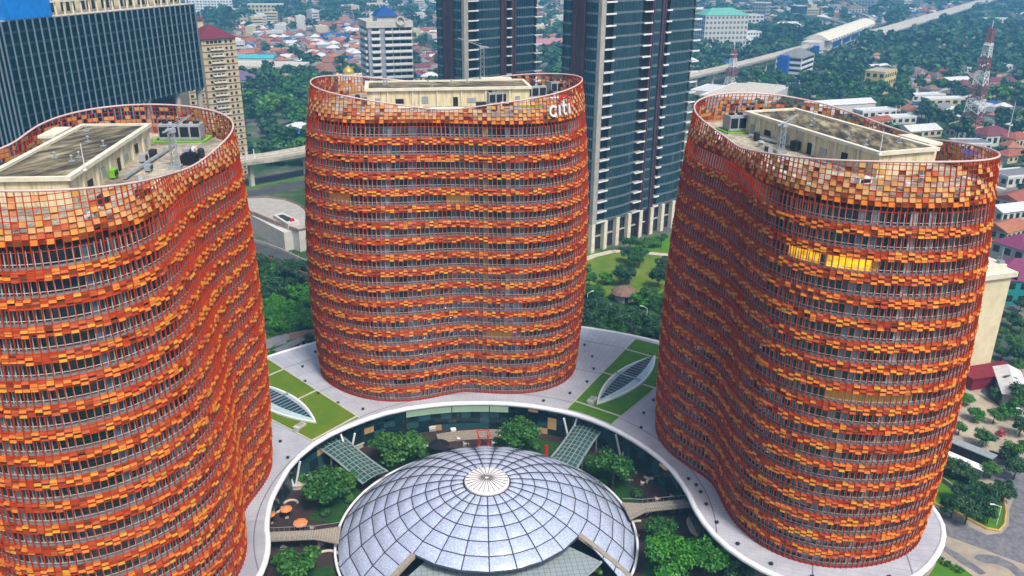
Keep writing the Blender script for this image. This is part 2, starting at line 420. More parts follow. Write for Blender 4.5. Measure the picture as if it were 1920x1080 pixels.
def make_tower(key, label, seed, lit):
    R = np.random.default_rng(seed)
    x, y, rz = TW[key]
    root = thing('office_tower', label, 'office tower', (x, y, 0), rz, 'curved office towers in terracotta screens')
    zc = np.arange(NF)*FL
    full = np.linspace(0, 2*PI, 2*NC+1)[:-1]; fa, fb = full, np.roll(full, -1)
    for k in range(NF):
        z0 = zc[k]
        # window storey: one strip of panes with pale mullions
        mb = MB()
        e = DT*.06
        za, zb = z0+.42, z0+2.72
        Q = np.stack([S(T0+e, za, -.95), S(T1-e, za, -.95), S(T1-e, zb, -.95), S(T0+e, zb, -.95)], 1)
        mi = np.zeros(NC, int)
        for (kk, c0, c1, what) in lit:
            if kk == k: mi[np.arange(c0, c1) % NC] = what
        mb.quads(Q, mi)
        tm = T0; w = DT*.055
        o0, o1 = -.99, -.80
        m = bquads(S(tm-w, za, o0), S(tm-w, za, o1), S(tm+w, za, o0), S(tm+w, za, o1), S(tm+w, zb, o0), S(tm+w, zb, o1), S(tm-w, zb, o0), S(tm-w, zb, o1))
        mb.quads(m, 3)
        mb.build('window_storey', ['pane', 'pane_lit', 'pane_dim', 'mullion'], root)
        # spandrel behind the louvres
        mb = MB()
        zs0, zs1 = z0+2.72, z0+FL+.42
        mb.quads(np.stack([S(fa, zs0, -.97), S(fb, zs0, -.97), S(fb, zs1, -.97), S(fa, zs1, -.97)], 1))
        mb.build('spandrel', 'spandrel', root)
        # maintenance walkway with its rail
        mb = MB()
        a0, a1 = z0+.20, z0+.42
        for (oa, za_, ob, zb_) in ((-.93, a1, -.30, a1), (-.30, a1, -.30, a0), (-.30, a0, -.93, a0)):
            mb.quads(np.stack([S(fa, za_, oa), S(fa, zb_, ob), S(fb, zb_, ob), S(fb, za_, oa)], 1))
        for zr in (z0+.95,):
            for (oa, za_, ob, zb_) in ((-.36, zr+.07, -.29, zr+.07), (-.29, zr+.07, -.29, zr-.03)):
                mb.quads(np.stack([S(fa, za_, oa), S(fa, zb_, ob), S(fb, zb_, ob), S(fb, za_, oa)], 1), 1)
        mb.build('walkway', ['walkway', 'mullion'], root)
        # louvre band: three staggered courses of terracotta cushions
        if k < NF-1:
            mb = MB()
            for r in range(4):
                za, zb = z0+2.64+.39*r+.02, z0+2.64+.39*(r+1)-.02
                u = R.random(NC); alt = (np.arange(NC)+r) % 2
                out = ((alt == 1) ^ (R.random(NC) < .16)) & (R.random(NC) < .80)          # staggered: every other cushion stands proud
                typ = np.where(out, np.select([u < .58, u < .76, u < .88], [0, 2, 1], 3), np.select([u < .05, u < .27, u < .78], [2, 1, 3], 4))  # recessed cushions get redder and browner tones, their shade put into the colour
                if r == 3: typ = np.where(R.random(NC) < .25, 1, typ)
                ob = np.where(out, .30, .04); ot = np.where(out, .14, -.02)
                keep = R.random(NC) < (.98 if r != 0 else .92)
                e = DT[keep]*.05
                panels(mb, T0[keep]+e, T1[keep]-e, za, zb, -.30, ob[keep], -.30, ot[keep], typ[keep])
            mb.build('louvre_band', LOUV, root)
    # red skirt at the foot
    mb = MB()
    mb.quads(np.stack([S(fa, .02, -.05), S(fb, .02, -.05), S(fb, .40, -.05), S(fa, .40, -.05)], 1))
    mb.quads(np.stack([S(fa, .40, -.05), S(fb, .40, -.05), S(fb, .40, -.4), S(fa, .40, -.4)], 1))
    mb.build('base_skirt', 'skirt', root)
    # standing screen of red fins and horizontal rails
    mb = MB()
    zz = np.linspace(0, 1, 25)
    w = DT*.046
    for i in range(24):
        z_lo, z_hi = zz[i]*rim_z(T0), zz[i+1]*rim_z(T0)
        c = [S(T0+sg*w, zz_, o) for zz_ in (z_lo, z_hi) for sg, o in ((-1, -.10), (-1, .13), (1, .13), (1, -.10))]
        for a, b in ((0, 1), (1, 2), (2, 3), (3, 0)):
            mb.quads(np.stack([c[a], c[b], c[b+4], c[a+4]], 1))
    for k in range(NF):
        for dz in (2.70, 4.16):
            z = FL*k+dz
            if z > 72.5: continue
            for (oa, za_, ob, zb_) in ((-.02, z+.05, .07, z+.05), (.07, z+.05, .07, z-.02), (.07, z-.02, -.02, z-.02)):
                mb.quads(np.stack([S(fa, za_, oa), S(fa, zb_, ob), S(fb, zb_, ob), S(fb, za_, oa)], 1))
    for r in range(8):
        z = 72.35+.85*r
        m_ = rim_z(fa) > z+.3
        for (oa, za_, ob, zb_) in ((-.06, z+.04, .07, z+.04), (.07, z+.04, .07, z-.05), (.07, z-.05, -.06, z-.05), (-.06, z-.05, -.06, z+.04)):
            mb.quads(np.stack([S(fa, za_, oa), S(fa, zb_, ob), S(fb, zb_, ob), S(fb, za_, oa)], 1)[m_])
    mb.build('fin_screen', 'fin', root)
    # crown of pale panels, open towards the rim
    mb = MB()
    top = rim_z((T0+T1)/2)
    for r in range(9):
        za, zb = 71.55+.85*r+.08, 71.55+.85*(r+1)-.08
        p = [.98, .94, .80, .62, .46, .36, .28, .25, .25][r]
        keep = (R.random(NC) < p) & (top > zb+.1)
        u = R.random(NC)
        typ = np.select([u < .40, u < .66, u < .84, u < .94], [0, 1, 2, 3], 4)
        if r == 0: typ = np.where(u < .5, 4, 5)
        u2 = ((np.arange(NC)+r) % 2+.0)*.6+.4*R.random(NC)
        ob = np.where(u2 < .5, .26, .0); ot = np.where(u2 < .5, .08, -.03)
        if not keep.any(): continue
        e = DT[keep]*.07
        ta, tb = T0[keep]+e, T1[keep]-e
        panels(mb, ta, tb, za, zb, -.10, ob[keep], -.14, ot[keep], typ[keep])
        mb.quads(np.stack([S(tb, za, -.10), S(ta, za, -.10), S(ta, zb, -.14), S(tb, zb, -.14)], 1), typ[keep])
    mb.build('crown_panels', ['pan_cream', 'pan_peach', 'pan_straw', 'pan_salmon', 'pan_brown', 'pan_orange'], root)
    mb = MB(); tt = np.linspace(0, 2*PI, 240)[:-1]
    P = S(tt, rim_z(tt), 0.); mb.tube(P.tolist(), .19, True, 6)
    mb.build('rim_rail', 'rim', root, True)
    # roof deck with inner kerb
    mb = MB(); P = S(tt, 73., -.9)
    mb.prism(P[:, :2].tolist(), 72.3, 73.0)
    deck = mb.build('roof_deck', 'deck_stained', root)
    mb = MB(); a = .61
    for du, dv, sx, sy, sz in ((0, 0, 40, 12.0, 4.2),):
        mb.box((-1, 1.0, 73.0+sz/2), (sx, sy, sz), a)
    pr = mb.build('plant_room', 'cream_streak', root)
    mb = MB(); mb.box((-1, 1.0, 77.26), (39.0, 11.0, .1), a)
    mb.build('flat_roof', 'stained', pr)
    mb = MB(); ca, sa = math.cos(a), math.sin(a)
    for u_, v_, lx, ly in ((0, 6.15, 41., .9), (0, -6.15, 41., .9), (20.1, 0, .8, 11.38), (-20.1, 0, .8, 11.38)):
        mb.box((-1+u_*ca-v_*sa, 1+u_*sa+v_*ca, 77.3), (lx, ly, .62), a)
    for u_ in (-15, -9, -3, 3, 9, 15):
        for v_ in (6.1, -6.1): mb.box((-1+u_*ca-v_*sa, 1+u_*sa+v_*ca, 75.), (.35, .4, 3.9), a)
    mb.build('coping', 'cream_par', pr)
    for i, u_ in enumerate((-17.5, -12.2, -6., 1.5, 5.5, 11.4, 17.)):
        for v_ in (6.06, -6.06):
            mb = MB(); w_, h_ = ((1.2, 2.2), (2.0, 1.1), (1.6, 1.6))[i % 3]
            mb.box((-1+u_*ca-v_*sa, 1+u_*sa+v_*ca, 73+h_/2+(.05 if i % 3 == 0 else .9)), (w_, .14, h_), a); mb.build('door' if i % 3 == 0 else 'wall_louvre', 'chill_dark' if i % 2 else 'steel', pr)
    mb = MB()
    for u_, v_, lx, ly, lz in ((13.5, 8.6, 8., 3., 1.2), (18.5, 3.9, 2.2, 6., .1)):
        if lz > .5: mb.box((-1+u_*ca-v_*sa, 1+u_*sa+v_*ca, 73+4.4), (lx, ly, .5), a); mb.box((-1+u_*ca-v_*sa, 1+u_*sa+v_*ca, 75.1), (lx-1, ly-1, 4.1), a)
    mb.build('lift_overrun', 'cream_par', pr)
    return root

def tower_local(key, px, py, z):
    gx, gy = G(px, py, z); x, y, rz = TW[key]
    dx, dy = gx-x, gy-y
    return dx*math.cos(-rz)-dy*math.sin(-rz), dx*math.sin(-rz)+dy*math.cos(-rz)
def col_at(key, px, py, k):
    u, v = tower_local(key, px, py, k*FL+1.5)
    th = math.atan2(v, u) % (2*PI)
    return int(np.searchsorted(TH, th))-1

# window strips that are lit: (storey, first column, last column, 1 bright / 2 dim)
def span(key, k, p0, p1, what):
    a, b = col_at(key, *p0, k), col_at(key, *p1, k)
    a, b = min(a, b), max(a, b)
    if b-a > NC/2: a, b = b, a+NC
    return (k, a, b, what)
litA = [span('A', 13, (598, 372), (650, 378), 2), span('A', 13, (845, 372), (880, 371), 2), span('A', 4, (940, 652), (1010, 650), 2)]
litB = [span('B', 15, (1476, 466), (1536, 484), 1), span('B', 15, (1550, 486), (1640, 505), 1), span('B', 15, (1640, 505), (1665, 507), 2), span('B', 9, (1545, 725), (1720, 745), 2)]
litC = [span('C', 11, (345, 605), (368, 600), 1)]
make_tower('A', 'curved terracotta-screened tower behind the dome, white sign on its crown', 11, litA)
make_tower('B', 'curved terracotta-screened tower with a bright yellow lit strip near its top', 12, litB)
make_tower('C', 'curved terracotta-screened tower cut by the photo edge, by the navy block', 13, litC)

# ------------------------------------------------------------------ sign with its red arc
def make_sign():
    sx_, sy_ = 22.65+2.198, 48.15-66.272; th0 = math.atan2(-sx_*math.sin(TW['A'][2])+sy_*math.cos(TW['A'][2]), sx_*math.cos(TW['A'][2])+sy_*math.sin(TW['A'][2]))
    x, y, rz = TW['A']
    z0 = 73.1; K = 1.18
    def at(u, v, o):
        """u metres to the viewer's right along the skin, v metres up"""
        dth = u/ (np.linalg.norm(S(np.array([th0+.01]), 75.)[0]-S(np.array([th0]), 75.)[0])/.01)
        p = S(np.array([th0+dth*K*.94]), z0+v*K*.94, o)[0]
        return (x+p[0]*math.cos(rz)-p[1]*math.sin(rz), y+p[0]*math.sin(rz)+p[1]*math.cos(rz), p[2])
    root = thing('company_sign', 'white lettering with a red arc above it on the terracotta crown', 'sign')
    def strip(pts, wd, o0=.35, o1=.75):
        mb = MB(); n = len(pts); L = []
        for i, (u, v) in enumerate(pts):
            a = pts[max(i-1, 0)]; b = pts[min(i+1, n-1)]
            dx, dy = b[0]-a[0], b[1]-a[1]; l = math.hypot(dx, dy)
            nx, ny = -dy/l*wd/2, dx/l*wd/2
            L.append([at(u+nx, v+ny, o0), at(u-nx, v-ny, o0), at(u-nx, v-ny, o1), at(u+nx, v+ny, o1)])
        f = []
        for i in range(n-1):
            f += [(4*i+k, 4*i+(k+1) % 4, 4*i+4+(k+1) % 4, 4*i+4+k) for k in range(4)]
        f += [(0, 1, 2, 3), (4*n-1, 4*n-2, 4*n-3, 4*n-4)]
        mb.add([q for r in L for q in r], f); return mb
    W = .40
    c = [(-2.15+.95*math.cos(t), 1.0+1.0*math.sin(t)) for t in np.linspace(.80, 2*PI-.80, 18)]
    strip(c, W).build('letter', 'white', root)
    strip([(-.62, .0), (-.62, 2.05)], W).build('letter', 'white', root)
    tt = strip([(.62, 2.75), (.62, .50), (.82, .14), (1.42, .10)], W)
    tb = strip([(.1, 1.9), (1.42, 1.9)], .36, .36, .76)
    tt.add(tb.v, tb.f); tt.build('letter', 'white', root)
    strip([(2.4, .0), (2.4, 2.05)], W).build('letter', 'white', root)
    arc_ = [(.9+1.75*math.cos(t), 2.15+1.7*math.sin(t)) for t in np.linspace(2.6, .54, 16)]
    strip(arc_, .40, .4, .85).build('arc', 'sign_red', root)
M['sign_red'] = mat('sign_red', (.62, .012, .02), (.55, .01, .015), 1., .45)
make_sign()

# ------------------------------------------------------------------ roof plant
def local_to_world(key, u, v):
    x, y, rz = TW[key]
    return x+u*math.cos(rz)-v*math.sin(rz), y+u*math.sin(rz)+v*math.cos(rz)

def chiller(x, y, z, rz, L, W, H, label):
    r = thing('chiller', label, 'chiller', (x, y, z), rz, 'chillers on the tower roofs')
    mb = MB(); mb.box((0, 0, .35+H/2), (L, W, H)); mb.build('casing', 'chill', r)
    n = max(2, int(L/1.8))
    for s in (-1, 1):
        mb = MB()
        for i in range(n): mb.box(((i+.5)*L/n-L/2, s*(W/2+.02), .35+H*.52), (L/n*.82, .06, H*.66))
        mb.build('coil_grille', 'chill_dark', r)
    for i in range(n):
        mb = MB(); mb.lathe([(.62, 0), (.66, .38), (.52, .38), (.5, .1), (0, .1)], 14, ((i+.5)*L/n-L/2, 0, .35+H)); mb.build('fan', 'dark', r)
    mb = MB()
    for s in (-1, 1): mb.box((0, s*W*.4, .17), (L, .2, .34))
    mb.build('skid', 'steel', r)

def green_frame(x, y, z, rz, L, W, label):
    mb = MB()
    for s in (-1, 1):
        mb.box((0, s*W/2, .22), (L, .5, .3)); mb.box((s*L/2, 0, .23), (.5, W-.5, .3))
    for i in range(5): mb.box((-L/2+L*i/4, -W/2-.1, .6), (.12, .12, .9))
    o = mb.build('bund_frame', 'lime'); o.location = (x, y, z); o.rotation_euler = (0, 0, rz)
    tag(o, label, 'steel frame', 'lime green steel frames round the chillers')

def gondola_crane(x, y, z, H, boom, az, label, colour='steel'):
    r = thing('roof_crane', label, 'crane', (x, y, z))
    mb = MB(); mb.box((0, 0, .3), (2.0, 2.0, .6)); mb.build('base', colour, r)
    mb = MB(); s = .55
    for sx in (-s, s):
        for sy in (-s, s): mb.bar((sx, sy, .6), (sx*.8, sy*.8, H), .09)
    n = max(3, int(H/1.3))
    for i in range(n):
        a, b = .6+(H-.6)*i/n, .6+(H-.6)*(i+1)/n
        mb.bar((-s, -s, a), (s, -s, b), .05); mb.bar((s, s, a), (-s, s, b), .05); mb.bar((-s, s, a), (-s, -s, b), .05); mb.bar((s, -s, a), (s, s, b), .05)
    mb.build('mast', colour, r)
    mb = MB(); mb.box((0, 0, H+.3), (1.3, 1.1, .7), az)
    mb.build('head', 'chill', r)
    mb = MB(); c, s_ = math.cos(az), math.sin(az)
    mb.bar((0, 0, H+.5), (boom*c, boom*s_, H+.5+boom*.32), .16, r2=.1); mb.bar((0, 0, H+1.2), (boom*c, boom*s_, H+.5+boom*.32), .06)
    mb.bar((0, 0, H+.5), (-1.8*c, -1.8*s_, H+.3), .22)
    mb.build('boom', colour, r)

def unit(name, x, y, z, rz, d, m, label, cat, group=None, legs=True):
    r = thing(name, label, cat, (x, y, z), rz, group)
    mb = MB(); h0 = .35 if legs else .0
    mb.box((0, 0, h0+d[2]/2), d); mb.build('casing', m, r)
    mb = MB(); mb.box((0, -d[1]/2-.02, h0+d[2]*.5), (d[0]*.8, .05, d[2]*.6)); mb.build('grille', 'chill_dark', r)
    if legs:
        mb = MB()
        for sx in (-1, 1):
            for sy in (-1, 1): mb.box((sx*d[0]*.42, sy*d[1]*.4, .175), (.1, .1, .35))
        mb.build('feet', 'steel', r)
    return r

DZ = 73.0
def rzof(key): return TW[key][2]+.61
# chillers
for key, pts in (('C', [(343, 262, 8.2, 3.2, 3.0, 'grey chiller inside the lime frame on the tower by the navy block'), (335, 247, 8., 2.8, 2.6, 'grey chiller standing behind another, against the screen next to the beige flats')]),
                 ('B', [(1392, 245, 8.0, 3.4, 3.2, 'grey chiller above the lime frame on the yellow-lit tower'), (1405, 222, 8., 3., 2.6, 'grey chiller half hidden behind the one in the lime frame, by the stained roof')]),
                 ('A', [(938, 196, 7.4, 3.0, 2.9, 'three-bay chiller beside the cream wall behind the white lettering'), (998, 184, 6.4, 3.6, 2.9, 'pale chiller between the three-bay one and the far end of the roof'), (1045, 175, 5.6, 3.4, 3.0, 'last pale chiller of the row, by the curved rim above the red arc')])):
    for i, (px, py, L, W, H, lab) in enumerate(pts):
        gx, gy = G(px, py, DZ)
        a = rzof(key)
        if key == 'C': a = G(380, 262, DZ); b = G(300, 262, DZ); a = math.atan2(a[1]-b[1], a[0]-b[0])
        if key == 'B': a = G(1420, 247, DZ); b = G(1352, 250, DZ); a = math.atan2(a[1]-b[1], a[0]-b[0])
        if key == 'A': a = G(970, 189, DZ); b = G(915, 193, DZ); a = math.atan2(a[1]-b[1], a[0]-b[0])
        if i == 1 and key != 'A':
            gx, gy = gx+math.cos(a+PI/2)*1.2, gy+math.sin(a+PI/2)*1.2
        chiller(gx, gy, DZ, a, L, W, H, lab)
        if i == 0 and key != 'A':
            green_frame(gx, gy, DZ, a, L+1.8, W+2.2, 'lime green steel frame under the chiller on the '+('yellow-lit tower' if key == 'B' else 'tower by the navy block'))
gx, gy = G(1005, 201, DZ); green_frame(gx, gy, DZ, rzof('A')-.1, 9, .9, 'lime green steel frame behind the rim beside the white lettering')
gx, gy = G(90, 290, DZ); green_frame(gx, gy, DZ, rzof('C'), 7, 1.2, 'lime green steel frame in the gutter beside the stained roof, by the navy block')
gx, gy = G(330, 316, DZ); gondola_crane(gx, gy, DZ, 6.4, 5.2, 1.0, 'slim lattice roof crane beside the black sheeted box')
gx, gy = G(1462, 287, DZ); gondola_crane(gx, gy, DZ, 5.2, 4.2, .5, 'short lattice roof crane by the cream wall, on the yellow-lit tower')
gx, gy = G(902, 176, DZ); gx, gy = gx+2, gy+16
gondola_crane(gx, gy, DZ+1, 9.0, 7., 2.85, 'roof crane with a long level boom behind the cream plant room wall')
gx, gy = G(357, 308, DZ)
mb = MB(); mb.prism([(-1.4, -1), (1.2, -1.1), (1.5, .9), (-1.1, 1.1)], 0, 1.8); mb.prism([(-1.0, -.7), (.9, -.8), (1.1, .6), (-.8, .8)], 1.8, 2.1)
o = mb.build('sheeted_box', 'black'); o.location = (gx, gy, DZ); tag(o, 'black sheeted box against the rim beside the slim lattice roof crane', 'covered box')
for px, py, d, m, lab in ((270, 305, (1.6, 1.2, 1.3), 'chill', 'dark pump unit on legs by the cream wall, near the slim roof crane'), (288, 296, (1.5, 1.1, 1.2), 'dark', 'small black pump unit between the cream wall and the lime frame'),
                          (280, 322, (1.8, 1.0, .9), 'steel', 'low steel pump skid beside the rim of the tower by the navy block'), (1490, 283, (1.8, 1.2, 1.6), 'dark', 'dark pump unit beside the short lattice roof crane'),
                          (1440, 288, (1.3, 1.0, 1.2), 'steel', 'steel pump unit between the short roof crane and the screen'), (832, 197, (2.2, 1.2, 1.8), 'chill', 'square fan unit by the cream wall, first from the three-bay chiller'),
                          (882, 194, (2.0, 1.2, 1.8), 'dark', 'dark fan unit on the roof, second from the three-bay chiller'), (720, 187, (2.4, 1.2, 1.3), 'steel', 'steel fan unit by the cream wall, last from the lettering'),
                          (745, 190, (2.4, 1.2, 1.3), 'steel', 'steel fan unit by the cream wall, second from the far end')):
    gx, gy = G(px, py, DZ)
    unit('pump_unit', gx, gy, DZ, rzof('A' if px < 1200 and px > 500 else 'B' if px > 1200 else 'C'), d, m, lab, 'pump unit', 'small plant on the tower roofs')
gx, gy = G(215, 335, DZ)
unit('condenser', gx, gy, DZ, rzof('C'), (1.9, .9, 1.3), 'lime', 'lime green condenser by the cream wall near the rim', 'condenser')
for key, px0, px1, lab in (('C', (235, 338), (330, 275), 'silver duct run along the cream wall on the tower by the navy block'), ('B', (1405, 258), (1560, 297), 'silver duct run along the cream wall on the yellow-lit tower')):
    mb = MB(); a, b = G(*px0, DZ), G(*px1, DZ)
    mb.bar((*a, DZ+.5), (*b, DZ+.5), .35, n=8)
    for i in range(6):
        t = (i+.5)/6; mb.box((a[0]+(b[0]-a[0])*t, a[1]+(b[1]-a[1])*t, DZ+.12), (.5, .5, .24))
    tag(mb.build('roof_duct', 'steel'), lab, 'duct')
for px, py, lab in ((160, 292, 'thin white lightning rod on the stained roof by the navy block'), (1649, 262, 'thin white lightning rod on the stained roof of the tower lit yellow')):
    gx, gy = G(px, py+28, 77.3)
    mb = MB(); mb.bar((gx, gy, 77.3), (gx, gy, 81.6), .09, r2=.05); mb.box((gx, gy, 77.4), (.5, .5, .2)); tag(mb.build('lightning_rod', 'white'), lab, 'lightning rod')

Rc = np.random.default_rng(21)
def clutter(key, where, n):
    x, y, rz = TW[key]; done = 0; taken = []
    wa_ = rz+.61
    for _ in range(900):
        if done >= n: break
        t = Rc.random()*2*PI; rr = rad(np.array([t]), 73.)[0]*math.sqrt(Rc.random())
        u, v = rr*math.cos(t), rr*math.sin(t)
        if rr > rad(np.array([t]), 73.)[0]-2.6: continue
        pu, pv = (u+1)*math.cos(.61)+(v-1)*math.sin(.61), -(u+1)*math.sin(.61)+(v-1)*math.cos(.61)
        if abs(pu) < 21.6 and abs(pv) < 7.6: continue
        wx, wy = local_to_world(key, u, v)
        if any(math.hypot(wx-q[0], wy-q[1]) < 2.4 for q in taken): continue
        if any(o.parent is None and o.get('category') in ('chiller', 'crane', 'covered box', 'pump unit', 'condenser') and math.hypot(o.location[0]-wx, o.location[1]-wy) < 4.6 for o in COL.objects): continue
        taken.append((wx, wy)); k = done % 4; done += 1
        if k == 0:
            r = thing('roof_fan', 'small round exhaust cowl on the deck of '+where, 'exhaust cowl', (wx, wy, DZ), 0, 'exhaust cowls on '+where)
            mb = MB(); mb.lathe([(.45, 0), (.45, .8), (.38, .9)], 12); mb.build('stack', 'steel', r)
            mb = MB(); mb.lathe([(.75, .95), (.6, 1.2), (.02, 1.35)], 12); mb.build('cap', 'chill', r)
        elif k == 1:
            unit('roof_unit', wx, wy, DZ, wa_+(PI/2 if Rc.random() < .4 else 0), (1.6+Rc.random(), 1.+.4*Rc.random(), .9+.7*Rc.random()), ['chill', 'white', 'dark', 'steel'][Rc.integers(4)], 'small boxed roof unit on feet, on the deck of '+where, 'roof unit', 'small boxed roof units on '+where)
        elif k == 2:
            L = 5+6*Rc.random(); mb = MB(); c, s_ = math.cos(wa_), math.sin(wa_)
            for o_ in (-.3, 0, .3):
                mb.bar((-L/2*c-o_*s_, -L/2*s_+o_*c, .45), (L/2*c-o_*s_, L/2*s_+o_*c, .45), .11, n=6)
            for i in range(4):
                t_ = -L/2+L*(i+.5)/4; mb.box((t_*c, t_*s_, .17), (.2, 1.0, .34), wa_)
            o = mb.build('pipe_rack', ['steel', 'white'][Rc.integers(2)]); o.location = (wx, wy, DZ)
            tag(o, 'low triple pipe run on the deck of '+where, 'pipes', 'pipe runs on '+where)
        else:
            mb = MB(); mb.lathe([(.55, .25), (.62, .3), (.62, 1.5), (.5, 1.75), (.02, 1.9)], 14)
            for a in range(3): mb.bar((.4*math.cos(a*2.1), .4*math.sin(a*2.1), 0), (.4*math.cos(a*2.1), .4*math.sin(a*2.1), .3), .06)
            o = mb.build('water_tank', ['white', 'steel', 'dark'][Rc.integers(3)]); o.location = (wx, wy, DZ); tag(o, 'small round tank on the deck of '+where, 'tank', 'small round tanks on '+where)
    for i in range(6):
        pu, pv = -16+32*Rc.random(), -4+8*Rc.random()
        u, v = -1+pu*math.cos(.61)-pv*math.sin(.61), 1+pu*math.sin(.61)+pv*math.cos(.61)
        wx, wy = local_to_world(key, u, v); mb = MB()
        mb.bar((0, 0, 0), (0, 0, .8+.5*Rc.random()), .12, n=6); mb.box((0, 0, .06), (.9, .9, .12)); mb.lathe([(.28, .85), (.2, 1.05), (.02, 1.1)], 8)
        o = mb.build('vent_pipe', 'steel'); o.location = (wx, wy, 77.32); tag(o, 'short vent pipe on the stained upper roof of '+where, 'vent pipe', 'vent pipes on '+where)
clutter('A', 'the sign tower', 22); clutter('B', 'the yellow-lit tower', 22); clutter('C', 'the tower by the navy block', 22)

# ------------------------------------------------------------------ podium with the round court
def arc(R, a0, a1, n, cx=0., cy=0.): return [(cx+R*math.cos(t), cy+R*math.sin(t)) for t in np.linspace(a0, a1, n)]
def tower_foot(key, off, n=90):
    t = np.linspace(0, 2*PI, n+1)[:-1]; P = S(t, 0., off); x, y, rz = TW[key]
    return np.stack([x+P[:, 0]*math.cos(rz)-P[:, 1]*math.sin(rz), y+P[:, 0]*math.sin(rz)+P[:, 1]*math.cos(rz)], 1)
def smooth(P, k=2, closed=True):
    P = np.asarray(P, float)
    for _ in range(k):
        Q = .75*P+.25*np.roll(P, -1, 0); R_ = .25*P+.75*np.roll(P, -1, 0)
        P = np.stack([Q, R_], 1).reshape(-1, 2)
    return P
inner = [(54.3, -31.0), (48.9, -25.4), (45.2, -18.2), (43.7, -9.6), (44.3, -.3), (43.2, 9.2), (39.2, 18.6), (34.2, 26.6), (28.6, 32.6), (22.0, 37.0), (12.3, 41.2), (2.8, 43.0), (-6.8, 43.6), (-19.2, 41.8), (-28.8, 36.9), (-37.3, 30.2), (-43.0, 20.9), (-45.3, 10.9), (-46.1, 5.3), (-45.8, -1.9), (-44.8, -6.6), (-44.4, -11.9), (-45.2, -17.5), (-48.2, -25.0), (-54., -31.8)]
right = [(60.5, -33.6), (69., -34.9), (77.1, -33.0), (84.1, -28.6), (89.8, -23.2), (93.0, -17.5), (94., -10.)]
left = [(-62, -36.8), (-71, -38.9), (-79, -37.5), (-85.5, -31.5), (-89.6, -23), (-91.2, -14.), (-94., -6.)]
outer = arc(93.5, .02, PI-.04, 48)
OUT = outer+left[::-1]+inner[::-1]+right            # ccw, one closed horseshoe
OUT = smooth(OUT, 1)
pod = thing('podium', 'broad pale grey podium roof linking the three curved towers round a dome', 'podium')
mb = MB(); mb.prism(OUT.tolist(), -1.3, 0.0); mb.build('roof_slab', 'podium', pod)
mb = MB(); E1 = offset_poly(OUT, .25); mb.tube([(a, b, -.32) for a, b in E1], .62, True, 10); mb.build('rim', 'white_rim', pod, True)
IN = offset_poly(OUT, -1.5)
mb = MB(); n = len(IN); zq = [(GZ, -1.3)]
Q = [[(IN[i][0], IN[i][1], GZ), (IN[(i+1) % n][0], IN[(i+1) % n][1], GZ), (IN[(i+1) % n][0], IN[(i+1) % n][1], -1.3), (IN[i][0], IN[i][1], -1.3)] for i in range(n)]
lit = []
for q in Q:
    cx, cy = (q[0][0]+q[1][0])/2, (q[0][1]+q[1][1])/2
    lit.append(1 if (cy > 30 and math.hypot(cx, cy) < 50 and -19 < cx < 10.5) else 0)
Q2, L2 = [], []
for q, l in zip(Q, lit):
    a, b, c, d = [np.array(v) for v in q]
    up, dn = -3.9, -1.3
    Q2.append([a, b, (b[0], b[1], up), (a[0], a[1], up)]); L2.append(0)
    Q2.append([(a[0], a[1], up), (b[0], b[1], up), c, d]); L2.append(l)
Q3, L3 = [], []
for q, l in zip(Q2, L2):
    q = [np.array(v, float) for v in q]
    nx_ = 2; nz_ = 3 if l == 0 else 1
    for i in range(nx_):
        for j in range(nz_):
            f = lambda u, v: tuple((q[0]*(1-u)+q[1]*u)*(1-v)+(q[3]*(1-u)+q[2]*u)*v)
            Q3.append([f(i/nx_, j/nz_), f((i+1)/nx_, j/nz_), f((i+1)/nx_, (j+1)/nz_), f(i/nx_, (j+1)/nz_)])
            u = Rc.random(); back = q[0][1] > 12 and math.hypot(q[0][0], q[0][1]) < 55
            L3.append(l if l else (1 if back and u < .04 else 2 if back and u < .09 else 3 if u < .40 else 0))
mb.quads(np.array(Q3), np.array(L3))
mb.build('glass_front', ['shop_glass', 'shop_lit', 'shop_warm', 'shop_teal'], pod)
mb = MB()
for i in range(n):
    if i % 2 == 0: mb.box((IN[i][0], IN[i][1], -5.2), (.22, .22, 7.6))
mb.build('glazing_bars', 'dark', pod)

